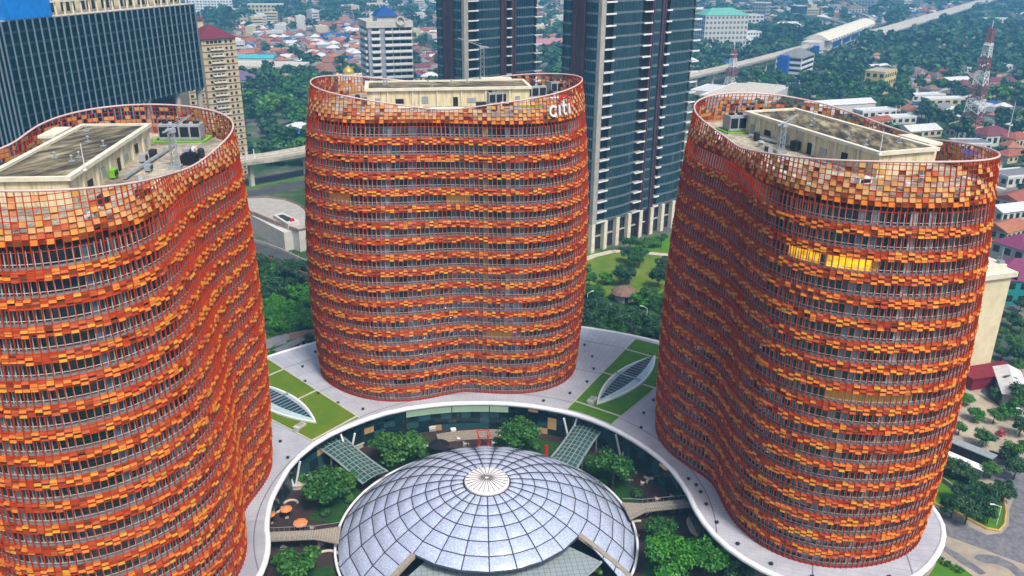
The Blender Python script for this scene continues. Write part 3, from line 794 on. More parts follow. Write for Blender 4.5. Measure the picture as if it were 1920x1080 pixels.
# lawns across the podium, their cream kerb bands, leaf-shaped skylights
def unitv(a, b): d = np.array(b)-np.array(a); return d/np.linalg.norm(d)
SKY_R = ((32.6, 37.4), (55.8, 62.6), 4.3)
SKY_L = ((-38.4, 36.9), (-60.4, 61.5), 4.3)
def strip_poly(aL, bL, aR, bR): return [aL, bL, bR, aR]
stripR = [(24.2, 36.0), (53.0, 74.4), (67.9, 62.0), (34.0, 27.2)]
stripL = [(-27.3, 37.8), (-54.0, 73.5), (-68.6, 60.0), (-37.8, 26.6)][::-1]
def clip_ring(poly, r0_, r1_): return poly
for nm, P in (('R', stripR), ('L', stripL)):
    P = np.array(P)
    # inner and outer ends follow the podium's round edges
    if nm == 'R':
        a_in = [(24.4, 36.2), (28.9, 32.9), (33.6, 27.8)]; a_in = [(24.6, 36.4), (27.0, 34.9), (29.2, 33.0), (31.6, 30.6), (34.2, 27.7)]
        out = [(91.6*math.cos(t), 91.6*math.sin(t)) for t in np.linspace(math.radians(42.4), math.radians(54.6), 7)]
        poly = a_in[::-1]+[]; poly = [a_in[-1]]+out+a_in[:-1]
    else:
        a_in = [(-28.0, 38.4), (-31., 36.1), (-34., 33.7), (-36.2, 31.6), (-38.6, 28.8)]
        out = [(91.6*math.cos(t), 91.6*math.sin(t)) for t in np.linspace(math.radians(126.4), math.radians(139.), 7)]
        poly = a_in+out[::-1] if False else a_in[::-1][::-1]
        poly = [a_in[0]]+out+a_in[:0:-1]
    mb = MB(); mb.prism(poly, .004, .09)
    o = struct('roof_lawn' if nm == 'R' else 'roof_lawn.001', mb, 'grass_dry' if nm == 'L' else 'grass')
    cpt = np.array(poly)
    mb = MB()
    def seg(a, b, w=.5, h=.16):
        d = unitv(a, b); nn = np.array([-d[1], d[0]])*w/2; a, b = np.array(a), np.array(b)
        mb.prism([tuple(a+nn), tuple(a-nn), tuple(b-nn), tuple(b+nn)], .09, .09+h)
    if nm == 'R':
        L0, L1, R0, R1 = np.array(a_in[0]), np.array(out[-1]), np.array(a_in[-1]), np.array(out[0])
        rr = (48.4, 66.8, 83.5)
    else:
        L0, L1, R0, R1 = np.array(a_in[0]), np.array(out[0]), np.array(a_in[-1]), np.array(out[-1])
        rr = (48.4, 66.8, 83.5)
    def hit(A, B, r):
        for t in np.linspace(0, 1, 400):
            q = A+(B-A)*t
            if np.hypot(*q) >= r: return q
        return B
    for r in rr: seg(hit(L0, L1, r), hit(R0, R1, r))
    for A, B in ((L0, L1), (R0, R1)): seg(A, B, .35, .10)
    tag(mb.build('lawn_kerb', 'concrete_pale'), 'cream kerb bands dividing the roof lawn '+('beside the brighter skylight, toward the park' if nm == 'R' else 'that the next to tower half hides'), 'kerb')

def skylight(a, b, hw, label):
    a, b = np.array(a), np.array(b); c = (a+b)/2; d = unitv(a, b); L = np.linalg.norm(b-a)
    r = thing('skylight', label, 'skylight', (c[0], c[1], .09), math.atan2(d[1], d[0]), 'leaf-shaped skylights in the roof lawns')
    n = 22
    def leaf(sc_l, sc_w):
        u = np.linspace(-1, 1, n)
        w = (1-np.abs(u)**2.0)
        up = [(uu*L/2*sc_l, ww*hw*sc_w) for uu, ww in zip(u, w)]
        dn = [(uu*L/2*sc_l, -ww*hw*sc_w) for uu, ww in zip(u[::-1], w[::-1])]
        return dn[1:-1][::1]+up[::1] if False else up+dn[1:-1]
    o, i_, i2 = leaf(1., 1.), leaf(.95, .86), leaf(.90, .50)
    m = len(o); mb = MB()
    vs = [(x, y, 0) for x, y in o]+[(x, y, .40) for x, y in o]+[(x, y, .40) for x, y in i_]
    mb.add(vs, [(k, (k+1) % m, m+(k+1) % m, m+k) for k in range(m)]+[(m+k, m+(k+1) % m, 2*m+(k+1) % m, 2*m+k) for k in range(m)])
    # both windings so the upstand shows from outside
    mb.build('upstand', 'white', r)
    mb = MB(); vs = [(x, y, .38) for x, y in i_]+[(x, y, .95) for x, y in i2]
    mb.add(vs, [(k, (k+1) % m, m+(k+1) % m, m+k) for k in range(m)])
    mb.build('frosted_side', M['frost'], r)
    mb = MB(); mb.prism(i2, .85, .95); mb.build('glass', 'tower_glass', r)
    mb = MB()
    for k in range(-10, 11):
        u = k/10.6; w = (1-abs(u)**2)*hw*.50
        if w > .25: mb.box((u*L/2*.9, 0, 1.0), (.16, 2*w, .10))
    mb.box((0, 0, 1.05), (.6, 2*hw*.86, .14)); mb.build('glazing_bars', 'steel', r)
M['frost'] = mat('frosted_pale_glass', (.46, .58, .60), (.36, .50, .53), .6, .25, spec=.6)
skylight(*SKY_R, 'leaf-shaped skylight wholly in view on the bright roof lawn by the park')
skylight(*SKY_L, 'leaf-shaped skylight half hidden behind the next to tower, on the olive roof lawn')
for px, py, lab in ((1110, 751, 'small cream roof hatch beside the tip of the brighter skylight'), (562, 800, 'small cream roof hatch with loose sheets, beside the half hidden skylight')):
    gx, gy = G(px, py, .1); r = thing('roof_hatch', lab, 'roof hatch', (gx, gy, .09), .9)
    mb = MB(); mb.box((0, 0, .25), (3.0, 1.7, .5)); mb.build('kerb', 'concrete_pale', r)
    mb = MB(); mb.box((.3, .1, .56), (1.6, 1.2, .10)); mb.box((-1.9, -.6, .1), (1.2, 1.6, .12), .5); mb.build('cover', 'steel', r)

# drain vents dotted round the tower feet
vent0 = MB(); vent0.box((0, 0, .16), (.5, .5, .32)); vent0.box((0, 0, .38), (.7, .7, .10)); vm = vent0.mesh('roof_vent', 'dark')
PODP = OUT
def inside(P, x, y):
    c = False; n = len(P); j = n-1
    for i in range(n):
        if (P[i][1] > y) != (P[j][1] > y) and x < (P[j][0]-P[i][0])*(y-P[i][1])/(P[j][1]-P[i][1])+P[i][0]: c = not c
        j = i
    return c
SAFE = offset_poly(OUT, -1.2)
cnt = 0
for key, nm in (('A', 'the tower behind the dome'), ('B', 'the tower lit yellow'), ('C', 'the tower by the navy block')):
    for i, (x, y) in enumerate(tower_foot(key, 3.6 if key != 'A' else 5.2, 34)):
        if not inside(SAFE, x, y): continue
        px, py, w = survey(x, y, .2)
        if not (-10 < px < 1930 and -10 < py < 1090): continue
        if any(math.hypot(x-q[0], y-q[1]) < 5 for q in (SKY_R[0], SKY_L[0])): continue
        o = lnk('roof_vent', vm, None, (x, y, 0.0)); tag(o, 'small dark drain vent in the podium roof by '+nm, 'roof vent', 'drain vents round '+nm); cnt += 1

# ------------------------------------------------------------------ court
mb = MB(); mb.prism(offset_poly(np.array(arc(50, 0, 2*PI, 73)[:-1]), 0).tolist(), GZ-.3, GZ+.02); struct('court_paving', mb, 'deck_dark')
mb = MB(); mb.prism([(-56, -34), (-30, -60), (30, -60), (58, -34), (46, -14), (-46, -14)], GZ-.3, GZ+.012); struct('forecourt', mb, 'sand')
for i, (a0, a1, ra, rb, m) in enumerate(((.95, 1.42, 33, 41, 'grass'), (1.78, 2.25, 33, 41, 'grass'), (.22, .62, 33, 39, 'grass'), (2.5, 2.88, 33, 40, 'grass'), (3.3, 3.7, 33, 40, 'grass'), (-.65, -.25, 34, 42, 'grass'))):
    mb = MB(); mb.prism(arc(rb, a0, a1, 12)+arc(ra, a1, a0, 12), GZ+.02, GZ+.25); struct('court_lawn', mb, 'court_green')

def make_dome():
    root = thing('glass_dome', 'huge pale blue cushioned dome with a white finned cap, in the round court', 'dome')
    R0, Z0, RISE = 31.85, -8.0, 13.4
    rs = (R0*R0+RISE*RISE)/(2*RISE); zc = Z0+RISE-rs
    def P(r, t, bulge=0.):
        q = np.array([r*math.cos(t), r*math.sin(t), math.sqrt(rs*rs-r*r)])
        q = q*(1+bulge/rs); q[2] += zc
        return q
    NM = 25
    rings = [5.0, 7.6, 10.2, 12.95, 15.9, 18.8, 21.6, 24.3, 27.0, 29.5, R0]
    off = math.radians(-94.9)
    gapc = math.radians(-87.7)
    def gone(i, k):
        """the two outer courses are cut away over the entrance"""
        t = off+(k+.5)*2*PI/NM
        d = (t-gapc+PI) % (2*PI)-PI
        return i >= 6 and abs(d) < .86
    mb = MB(); fr = MB(); nu = 4
    for i in range(len(rings)-1):
        sk = .0
        for k in range(NM):
            if gone(i, k): continue
            t0_, t1_ = off+k*2*PI/NM, off+(k+1)*2*PI/NM
            g = []
            for a in range(nu+1):
                for b in range(nu+1):
                    u, v = a/nu, b/nu
                    bl = .42*math.sin(PI*u)**.7*math.sin(PI*v)**.7 if 0 < u < 1 and 0 < v < 1 else 0
                    # straight chords between the nodes
                    c0, c1 = P(rings[i], t0_), P(rings[i], t1_); d0, d1 = P(rings[i+1], t0_), P(rings[i+1], t1_)
                    q = (c0*(1-v)+c1*v)*(1-u)+(d0*(1-v)+d1*v)*u
                    nrm = q-np.array([0, 0, zc]); nrm /= np.linalg.norm(nrm)
                    g.append(q+nrm*bl)
            mb.add(g, [(a*(nu+1)+b, (a+1)*(nu+1)+b, (a+1)*(nu+1)+b+1, a*(nu+1)+b+1) for a in range(nu) for b in range(nu)])
            fr.bar(P(rings[i], t0_, .12), P(rings[i+1], t0_, .12), .105, n=5)
            if not gone(i, (k+1) % NM) or True: fr.bar(P(rings[i], t0_, .1), P(rings[i], t1_, .1), .10, n=5)
            if gone(i+1, k): fr.bar(P(rings[i+1], t0_, .1), P(rings[i+1], t1_, .1), .2, n=5)
    mb.build('cushion_roof', 'etfe', root, True)
    fr.build('frame', 'etfe_line', root)
    mb = MB(); zt = P(4.6, 0)[2]
    mb.lathe([(4.75, zt-1.3), (4.75, zt+.35), (4.55, zt+.62), (3.0, zt+.92), (0.01, zt+1.15)], 48); cap = mb.build('cap', 'white', root)
    mb = MB()
    for k in range(24):
        t = k*2*PI/24
        mb.bar((.4*math.cos(t), .4*math.sin(t), zt+1.2), (4.45*math.cos(t), 4.45*math.sin(t), zt+.72), .10, n=4)
    mb.build('cap_rib', 'walkway', cap)
    mb = MB()
    ts = [t for t in np.linspace(gapc+.96, gapc+2*PI-.96, 90)]
    mb.tube([(32.3*math.cos(t), 32.3*math.sin(t), Z0+.15) for t in ts], .30, False, 8); mb.build('base_ring', 'white_rim', root, True)
    mb = MB(); n = 90
    mb.quads([[(31.6*math.cos(a), 31.6*math.sin(a), GZ), (31.6*math.cos(b), 31.6*math.sin(b), GZ), (31.6*math.cos(b), 31.6*math.sin(b), Z0), (31.6*math.cos(a), 31.6*math.sin(a), Z0)] for a, b in zip(ts[:-1], ts[1:])])
    mb.build('plinth', 'dark', root)
    # portal beams each side of the entrance and the canopy between
    for t, t2 in ((gapc-.87, gapc-.96), (gapc+.89, gapc+.97)):
        mb = MB()
        pr = [P(r, t+(t2-t)*j/7, .35) for j, r in enumerate(np.linspace(21.5, 31.9, 8))]
        for a, b in zip(pr[:-1], pr[1:]):
            tang = np.array([-math.sin(t), math.cos(t), 0])*.55
            mb.add([a+tang, a-tang, b-tang, b+tang, a+tang-np.array([0, 0, .8]), a-tang-np.array([0, 0, .8]), b-tang-np.array([0, 0, .8]), b+tang-np.array([0, 0, .8])],
                   [(0, 1, 2, 3), (0, 4, 5, 1), (2, 6, 7, 3), (0, 3, 7, 4), (1, 5, 6, 2), (4, 7, 6, 5)])
        mb.build('portal_beam', 'wood_deck', root)
    mb = MB(); c = arc(27.6, gapc-.80, gapc+.80, 22)+arc(13., gapc+.84, gapc-.84, 12)
    mb.prism(c, -2.6, -2.35); can = mb.build('entrance_canopy', 'canopy', root)
    mb = MB(); mb.tube([(a, b, -2.45) for a, b in arc(27.7, gapc-.80, gapc+.80, 22)], .3, False, 8); mb.build('canopy_edge', 'steel', can)
def canopy_mat():
    t = NT('grey_canopy_glass'); b = t.b
    br = t.n.new("ShaderNodeTexBrick"); br.offset = 0.; br.inputs["Scale"].default_value = .8
    br.inputs["Color1"].default_value = (.30, .36, .38, 1); br.inputs["Color2"].default_value = (.26, .32, .34, 1); br.inputs["Mortar"].default_value = (.10, .12, .13, 1)
    br.inputs["Mortar Size"].default_value = .035; br.inputs["Brick Width"].default_value = .9; br.inputs["Row Height"].default_value = .9
    t.link(t.coord(), br.inputs["Vector"]); t.link(br.outputs["Color"], b.inputs["Base Color"]); b.inputs["Roughness"].default_value = .3
    return t.m
M['canopy'] = canopy_mat()
make_dome()

# sea-green trellised link roofs, sloping from the podium to the dome
def link_roof(a, b, w, z0, z1, label):
    a, b = np.array(a), np.array(b); d = unitv(a, b); nn = np.array([-d[1], d[0]]); L = np.linalg.norm(b-a)
    r = thing('link_roof', label, 'glazed link roof', (0, 0, 0), 0, 'glazed link roofs between podium and dome')
    def Pt(u, v):
        q = a+d*L*u+nn*w*v*(1.-.10*math.sin(PI*u)); z = z0+(z1-z0)*(u*u*(3-2*u))+.5*(1-4*v*v)
        return (q[0], q[1], z)
    mb = MB(); n = 12
    for i in range(n+1):
        for j in range(6): mb.bar(Pt(i/n, j/6-.5), Pt(i/n, (j+1)/6-.5), .10, n=4)
    for j in range(7):
        for i in range(n): mb.bar(Pt(i/n, j/6-.5), Pt((i+1)/n, j/6-.5), .10 if j not in (2, 4) else .16, n=4)
    mb.build('lattice', 'trellis', r)
    mb = MB()
    mb.quads([[Pt(i/n, j/6-.5), Pt((i+1)/n, j/6-.5), Pt((i+1)/n, (j+1)/6-.5), Pt(i/n, (j+1)/6-.5)] for i in range(n) for j in range(6)])
    o = mb.build('glazing', 'link_glass', r); o.location = (0, 0, -.12)
    for s in (-.54, .54):
        mb = MB()
        for i in range(n): mb.bar(Pt(i/n, s), Pt((i+1)/n, s), .22, n=6)
        mb.build('edge_beam', 'steel', r)
    for u, s in ((.25, -.5), (.25, .5), (.75, -.5), (.75, .5)):
        mb = MB(); q = Pt(u, s); mb.bar((q[0], q[1], GZ), q, .18, n=6); mb.build('post', 'steel', r)
M['link_glass'] = mat('green_tinted_glass', (.03, .075, .07), (.045, .10, .095), .8, .12, spec=.6)
link_roof((30.9, 35.2), (20.2, 19.4), 7.0, -3.8, -5.0, 'sea-green trellised link roof leading from the bright roof lawn to the dome')
link_roof((-35.0, 34.2), (-24., 19.6), 6.6, -3.8, -5.0, 'sea-green trellised link roof leading from the olive roof lawn to the dome')

def timber_bridge(a, b, c, w, flare, z, label):
    r = thing('footbridge', label, 'footbridge', (0, 0, 0), 0, 'timber footbridges to the dome')
    a, b, c = np.array(a), np.array(b), np.array(c)
    d = unitv(a, b); nn = np.array([-d[1], d[0]])
    P = [a+nn*w/2, b+nn*w/2, c+nn*flare/2, c-nn*flare/2, b-nn*w/2, a-nn*w/2]
    mb = MB(); mb.prism([tuple(q) for q in P], z-.3, z); mb.build('deck', 'wood_deck', r)
    mb = MB(); L = np.linalg.norm(c-a); n = int(L/.55)
    for i in range(n):
        t = (i+.5)/n; q = a+(c-a)*t
        ww = w if t*L < np.linalg.norm(b-a) else w+(flare-w)*(t*L-np.linalg.norm(b-a))/(np.linalg.norm(c-b)+1e-6)
        mb.box((q[0], q[1], z+.05), (.13, ww-.1, .09), math.atan2(d[1], d[0]))
    mb.build('slats', 'slat_grey', r)
    for s in (1, -1):
        mb = MB(); pts = [(*(a+s*nn*w/2), z+1.05), (*(b+s*nn*w/2), z+1.05), (*(c+s*nn*flare/2), z+1.05)]
        mb.tube(pts, .05); 
        for i in range(10):
            q = a+(b-a)*i/9+s*nn*w/2; mb.bar((*q, z), (*q, z+1.05), .035, n=4)
        mb.build('handrail', 'steel', r)
    for t in (.25, .7):
        q = a+(b-a)*t; mb = MB(); mb.box((q[0], q[1], (GZ+z-.3)/2), (.5, .5, z-.3-GZ)); mb.build('pier', 'dark', r)
M['slat_grey'] = mat('pale_timber_slat', (.44, .40, .33), (.34, .30, .25), 2., .8)
timber_bridge((-46.2, 1.7), (-36.5, 1.2), (-31.2, .4), 2.9, 5.6, -5.6, 'grey slatted footbridge beside the two open orange parasols')
timber_bridge((46.4, 1.9), (35.4, 1.6), (31.0, .8), 2.9, 6.2, -5.6, 'grey slatted footbridge on the side of the tower lit yellow')

def parasol(px, py, rad_, label):
    gx, gy = G(px, py, GZ+2.7); r = thing('parasol', label, 'parasol', (gx, gy, GZ), random.random(), 'orange parasols on the dark deck')
    mb = MB(); mb.bar((0, 0, 0), (0, 0, 3.05), .05); mb.build('pole', 'steel', r)
    mb = MB(); n = 8
    vs = [(0, 0, 3.0)]+[(rad_*math.cos(2*PI*k/n), rad_*math.sin(2*PI*k/n), 2.45) for k in range(n)]+[(rad_*math.cos(2*PI*k/n), rad_*math.sin(2*PI*k/n), 2.25) for k in range(n)]
    mb.add(vs, [(0, 1+k, 1+(k+1) % n) for k in range(n)]+[(1+k, 1+n+k, 1+n+(k+1) % n, 1+(k+1) % n) for k in range(n)])
    mb.build('canopy', 'orange_cloth', r)
    mb = MB(); mb.box((0, 0, .08), (.8, .8, .16)); mb.build('base', 'concrete', r)
parasol(563, 978, 1.6, 'orange parasol alone in the middle of the dark deck, beside the slatted footbridge')
parasol(536, 952, 1.35, 'orange parasol among the curved planters on the dark deck')
parasol(506, 962, 1.2, 'orange parasol half hidden under the white podium rim')

def planter(px, py, pts, label, m='sand', h=1.1, green=True, z=GZ):
    """cream garden bed with a curved wall, drawn by its outline in metres"""
    gx, gy = G(px, py, z+h); r = thing('planter', label, 'planter', (gx, gy, z), 0, 'curved cream planters in the court')
    P = smooth(pts, 2)
    mb = MB(); mb.prism(P.tolist(), 0, h); mb.build('bed', m, r)
    mb = MB(); mb.tube([(a, b, h) for a, b in P], .22, True, 6); mb.build('rim', 'path', r)
    if green:
        q = P.mean(0); k = MB(); leaf_cloud(k, (q[0], q[1], h+.5), (1.1, 1.1, .7), 60, .4); k.build('foliage', 'leaf_bright', r)

def leaf_cloud(mb, c, rad_, n, size, R=None, shell=.55, up=.35):
    R = R or rng
    v = R.normal(size=(n, 3)); v /= np.linalg.norm(v, axis=1)[:, None]
    rr = shell+(1-shell)*R.random(n)
    p = np.array(c)+v*rr[:, None]*np.array(rad_)
    nrm = v+R.normal(size=(n, 3))*.55+np.array([0, 0, up]); nrm /= np.linalg.norm(nrm, axis=1)[:, None]
    t = np.cross(nrm, R.normal(size=(n, 3))); t /= np.linalg.norm(t, axis=1)[:, None]+1e-9
    b = np.cross(nrm, t)
    s = size*(.6+.8*R.random(n))[:, None]
    mb.quads(np.stack([p-t*s-b*s*.5, p+t*s*.3-b*s, p+t*s+b*s*.5, p-t*s*.3+b*s], 1))

planter(668, 825, [(-3.6, -2.2), (.5, -3.2), (3.4, .2), (3., 2.6), (-1, 1.8), (-3.6, 2.4)], 'cream planter with a curved back, beside the link roof from the olive lawn', 'path')
planter(1048, 800, [(-3.4, .6), (-1.2, -2.6), (2.6, -2.4), (3.6, .8), (1.6, 1.0), (-1.6, 2.2)], 'cream planter with a curved back, beside the link roof from the bright lawn', 'path')
planter(1185, 848, [(-3., .6), (-1.4, -2.4), (2.4, -1.8), (3.2, 1.2), (.2, 2.4)], 'cream planter under the podium rim, next to the dark stair', 'path')
planter(565, 900, [(-2.6, -2.8), (2.2, -1.8), (3.6, .4), (.4, 2.6), (-2.6, 1.4)], 'cream planter under the rim near the orange parasols', 'path')
planter(1310, 985, [(-2.6, -3.), (1.5, -4.2), (2.4, .5), (.6, 3.4), (-2., 3.)], 'cream paved bed at the far end of the slatted footbridge', 'path', .5, False)
def curved_bench(px, py, a0, a1, R_, label):
    gx, gy = G(px, py, GZ+.5); mb = MB()
    mb.tube([(gx+R_*math.cos(t), gy+R_*math.sin(t), GZ+.42) for t in np.linspace(a0, a1, 14)], .30, False, 8)
    tag(mb.build('curved_bench', 'path'), label, 'bench', 'curved cream benches on the dark deck')
for px, py, a0, a1, R_, lab in ((1218, 888, -2.6, .6, 1.9, 'curved cream bench on the dark deck next to the bushy court tree'), (1230, 905, .4, 3.0, 2.2, 'curved cream bench between two others on the dark deck'), (1250, 912, -1., 1.8, 1.7, 'curved cream bench on the dark deck next to the tower lit yellow'),
                                (515, 953, -2.8, .2, 1.6, 'curved cream bench beside the half hidden parasol'), (545, 945, .3, 2.8, 1.6, 'curved cream bench beside the parasol among planters'), (612, 1050, -.6, 2.0, 3.0, 'long curved cream bench round the court tree below the footbridge'), (1200, 990, 1.2, 4.4, 2.6, 'long curved cream bench beside the dome and the big bright tree')):
    curved_bench(px, py, a0, a1, R_, lab)
# white raking struts under the rim
def strut(px, py, dx, label):
    gx, gy = G(px, py, -1.6); r = thing('raking_column', label, 'column', (gx, gy, GZ), 0, 'raking white columns under the podium rim')
    for s in (-1, 1):
        mb = MB(); mb.bar((dx*.0, 0, 0), (s*1.7, .4, 7.4), .26, n=8); mb.build('strut', 'white_rim', r)
strut(1070, 785, 0, 'pair of raking white struts beside the link roof from the bright lawn')
strut(1168, 815, 0, 'pair of raking white struts by the dark stair')
strut(652, 815, 0, 'pair of raking white struts beside the link roof from the olive lawn')
strut(548, 868, 0, 'pair of raking white struts over the cream planter near the parasols')
# dark stair on the far side of the court, red scissor frame and red pylon, shop things under the rim
def stair(px, py, rz, label):
    gx, gy = G(px, py, GZ+2); r = thing('stair', label, 'stair', (gx, gy, GZ), rz)
    mb = MB()
    for i in range(14): mb.box((0, i*.32, .2+i*.3), (2.4, .34, .3))
    mb.build('steps', 'dark', r)
    for s in (-1.25, 1.25):
        mb = MB(); mb.bar((s, 0, 1.1), (s, 4.3, 5.2), .07); mb.build('handrail', 'steel', r)
stair(1148, 840, -.5, 'dark open stair climbing to the podium beside the link roof')
gx, gy = G(907, 838, GZ+1)
r = thing('lifting_frame', 'red scissor frame standing on the dark paving behind the dome', 'lifting frame', (gx, gy, GZ), .1)
mb = MB()
for s in (-1.2, 1.2):
    for k in range(3):
        mb.bar((s, -1.4, k*1.5+.3), (s, 1.4, k*1.5+1.7), .10); mb.bar((s, 1.4, k*1.5+.3), (s, -1.4, k*1.5+1.7), .10)
mb.build('scissor_arms', 'red', r)
mb = MB(); 
for zz_ in (.15, 4.9):
    for a, b in (((-1.5, -1.7), (1.5, -1.7)), ((1.5, -1.7), (1.5, 1.7)), ((1.5, 1.7), (-1.5, 1.7)), ((-1.5, 1.7), (-1.5, -1.7))): mb.bar((*a, zz_), (*b, zz_), .12)
mb.build('platform_frame', 'red', r)
gx, gy = G(1024, 858, GZ+1); r = thing('pylon', 'narrow bright red pylon between the dome and the link roof', 'pylon', (gx, gy, GZ), .3)
mb = MB(); mb.box((0, 0, 2.4), (.8, .35, 4.4)); mb.build('blade', 'red', r); mb = MB(); mb.box((0, 0, .1), (1.3, .8, .2)); mb.build('base', 'dark', r)
for px, py, d, m, lab, nm, cat in ((758, 792, (4.2, .6, 3.0), 'shop_lit', 'pale green lit shop window under the rim, beside the bushy tree', 'shop_window', 'shop window'), (810, 800, (1.6, 1.6, 1.3), 'white', 'white kiosk table on the dark paving under the rim', 'kiosk', 'kiosk'),
                                   (795, 790, (1.8, .5, 4.6), 'orange_cloth', 'tall orange banner board under the rim', 'banner_board', 'banner'), (850, 806, (1.2, 1.2, 1.2), 'white', 'white kiosk table next to the red scissor frame', 'kiosk', 'kiosk'),
                                   (945, 785, (1.8, 1.2, 1.2), 'white', 'white counter of a stall under the rim, beyond the red scissor frame', 'stall_counter', 'counter')):
    gx, gy = G(px, py, GZ+1); r = thing(nm, lab, cat, (gx, gy, GZ+.02), .1)
    mb = MB(); mb.box((0, 0, d[2]/2), d); mb.box((0, 0, d[2]+.05), (d[0]+.2, d[1]+.2, .1)); mb.build('body', m, r)
    mb = MB(); mb.box((0, -d[1]/2-.03, d[2]*.3), (d[0]*.9, .05, d[2]*.4)); mb.build('front_panel', 'steel', r)
def terrace_umbrella(px, py, rr, label):
    gx, gy = G(px, py, GZ+3); r = thing('parasol', label, 'parasol', (gx, gy, GZ), .2, 'black parasols behind the dome')
    mb = MB(); mb.bar((0, 0, 0), (0, 0, 3.2), .06); mb.build('pole', 'steel', r)
    mb = MB(); n = 12; vs = [(0, 0, 3.6)]+[(rr*math.cos(2*PI*k/n), rr*math.sin(2*PI*k/n), 2.8) for k in range(n)]
    mb.add(vs, [(0, 1+k, 1+(k+1) % n) for k in range(n)]); mb.build('canopy', 'black', r)
terrace_umbrella(823, 832, 2.6, 'black parasol beside the bushy tree behind the dome')
terrace_umbrella(843, 846, 2.0, 'small black parasol against the rear edge of the dome')
terrace_umbrella(897, 850, 2.2, 'black parasol partly under the red scissor frame')

# ------------------------------------------------------------------ trees
def tree_meshes(seed, h, cr, nl, size, m, lobes=12):
    R = np.random.default_rng(seed); mb = MB()
    th_ = h*.42
    mb.bar((0, 0, 0), (.1, .05, th_), .026*h+.06, n=7, r2=.018*h+.03)
    top = (0.1, .05, th_)
    mb2 = MB()
    for i in range(lobes):
        a = 2*PI*i/lobes*2.4+R.random()*.8; rr = cr*(.15+.62*math.sqrt(R.random())); z = h*(.50+.36*R.random())-(.14*h*(rr/cr)**2)
        c = (rr*math.cos(a), rr*math.sin(a), z)
        mb.bar(top, c, .011*h+.03, n=4, r2=.02)
        q = cr*(.30+.20*R.random())
        leaf_cloud(mb2, c, (q, q, q*.72), nl//lobes, size, R, .35, .5)
    return mb.mesh('trunk', 'bark'), mb2.mesh('crown', m)
TREES = {'near': [tree_meshes(100+i, 8.+(i % 3), 4.2+.4*(i % 2), 3000, .23, 'leaf', 16) for i in range(4)],
         'bright': [tree_meshes(120+i, 8.5, 5.2, 4600, .26, 'leaf_bright', 18) for i in range(3)],
         'dark': [tree_meshes(140+i, 9.+i, 4.6, 2400, .28, 'leaf_dark', 15) for i in range(3)],
         'mid': [tree_meshes(160+i, 9.+i, 5., 380, .8, 'leaf_dark', 11) for i in range(4)],
         'midg': [tree_meshes(170+i, 9.+i, 5., 380, .8, 'leaf', 11) for i in range(3)],
         'red': [tree_meshes(180, 3.5, 2., 260, .3, 'leaf_red', 8)],
         'bush': [tree_meshes(190+i, 2.6, 1.6, 240, .26, 'leaf', 7) for i in range(2)]}
def tree(x, y, kind, s, label, group=None, z=GZ, name='tree', cat='tree', sz=None):
    tm, cm = TREES[kind][rng.integers(len(TREES[kind]))]
    r = thing(name, label, cat, (x, y, z), float(rng.random()*6.28), group)
    r.scale = (s, s, s if sz is None else sz)
    lnk('trunk', tm, r); lnk('crown', cm, r); return r
def ptree(px, py, kind, s, label, group=None, z=GZ, hz=5., **k):
    gx, gy = G(px, py, z+hz*s); return tree(gx, gy, kind, s, label, group, z, **k)

# court trees
ptree(752, 838, 'near', 1.32, 'bushy glossy court tree between the lit shop window and the dome', hz=4)
ptree(722, 850, 'near', 0.94, 'smaller glossy court tree between the bushy one and the olive lawn link roof', hz=4)
ptree(978, 820, 'near', 1.18, 'bright glossy court tree between the red scissor frame and the red pylon', hz=4)
ptree(1150, 888, 'near', 1.18, 'bushy court tree between the dome and the curved benches', hz=4)
ptree(1122, 872, 'near', 0.83, 'small court tree squeezed between the link roof and the dome', hz=4)
ptree(602, 918, 'near', 1.30, 'spreading court tree above the lone orange parasol', hz=4)
ptree(640, 905, 'near', 0.89, 'small court tree between the spreading one and the dome', hz=4)
ptree(565, 1062, 'near', 1.18, 'court tree inside the long curved bench below the footbridge', hz=4)
ptree(1255, 1040, 'bright', 1.05, 'big bright green tree beside the dome entrance', hz=5)
ptree(1325, 1040, 'bright', .95, 'bright green tree under the white rim, next to the big one by the dome', hz=5)
ptree(1240, 1000, 'near', 0.83, 'low dark tree at the back of the big bright one', hz=4)
ptree(1385, 1075, 'dark', .7, 'dark tree deep under the white rim by the next to lobe', hz=4)
ptree(1118, 1072, 'bush', 1., 'small bush just inside the dome entrance', name='bush', cat='bush', hz=1)

def cafe_set(px, py, label):
    gx, gy = G(px, py, GZ+.7); r = thing('cafe_table', label, 'table', (gx, gy, GZ), random.random()*3, 'cafe tables on the dark court paving')
    mb = MB(); mb.lathe([(.5, .7), (.5, .76), (.02, .77)], 12); mb.build('tabletop', random.choice(['white', 'wood_deck', 'concrete']), r)
    mb = MB(); mb.bar((0, 0, 0), (0, 0, .7), .06); mb.lathe([(.3, .0), (.3, .05), (.02, .06)], 10); mb.build('pedestal', 'steel', r)
def stool(px, py, label):
    gx, gy = G(px, py, GZ+.4); mb = MB(); mb.lathe([(.16, 0), (.22, .4), (.24, .46), (.02, .47)], 8)
    o = mb.build('stool', random.choice(['wood_deck', 'dark', 'orange_cloth'])); o.location = (gx, gy, GZ); tag(o, label, 'stool', 'stools scattered on the dark court paving')
for i, (px, py) in enumerate(((780, 828), (800, 836), (860, 822), (872, 832), (938, 816), (925, 830), (1232, 935), (1260, 930), (1205, 905), (1280, 920), (550, 1000), (585, 990), (530, 1025), (1240, 975), (1215, 960), (1180, 900), (600, 1020))):
    cafe_set(px, py, 'small round cafe table on the dark court paving')
    for a in range(3): stool(px+6*math.cos(a*2.1), py+4*math.sin(a*2.1), 'low stool drawn up to a cafe table in the court')
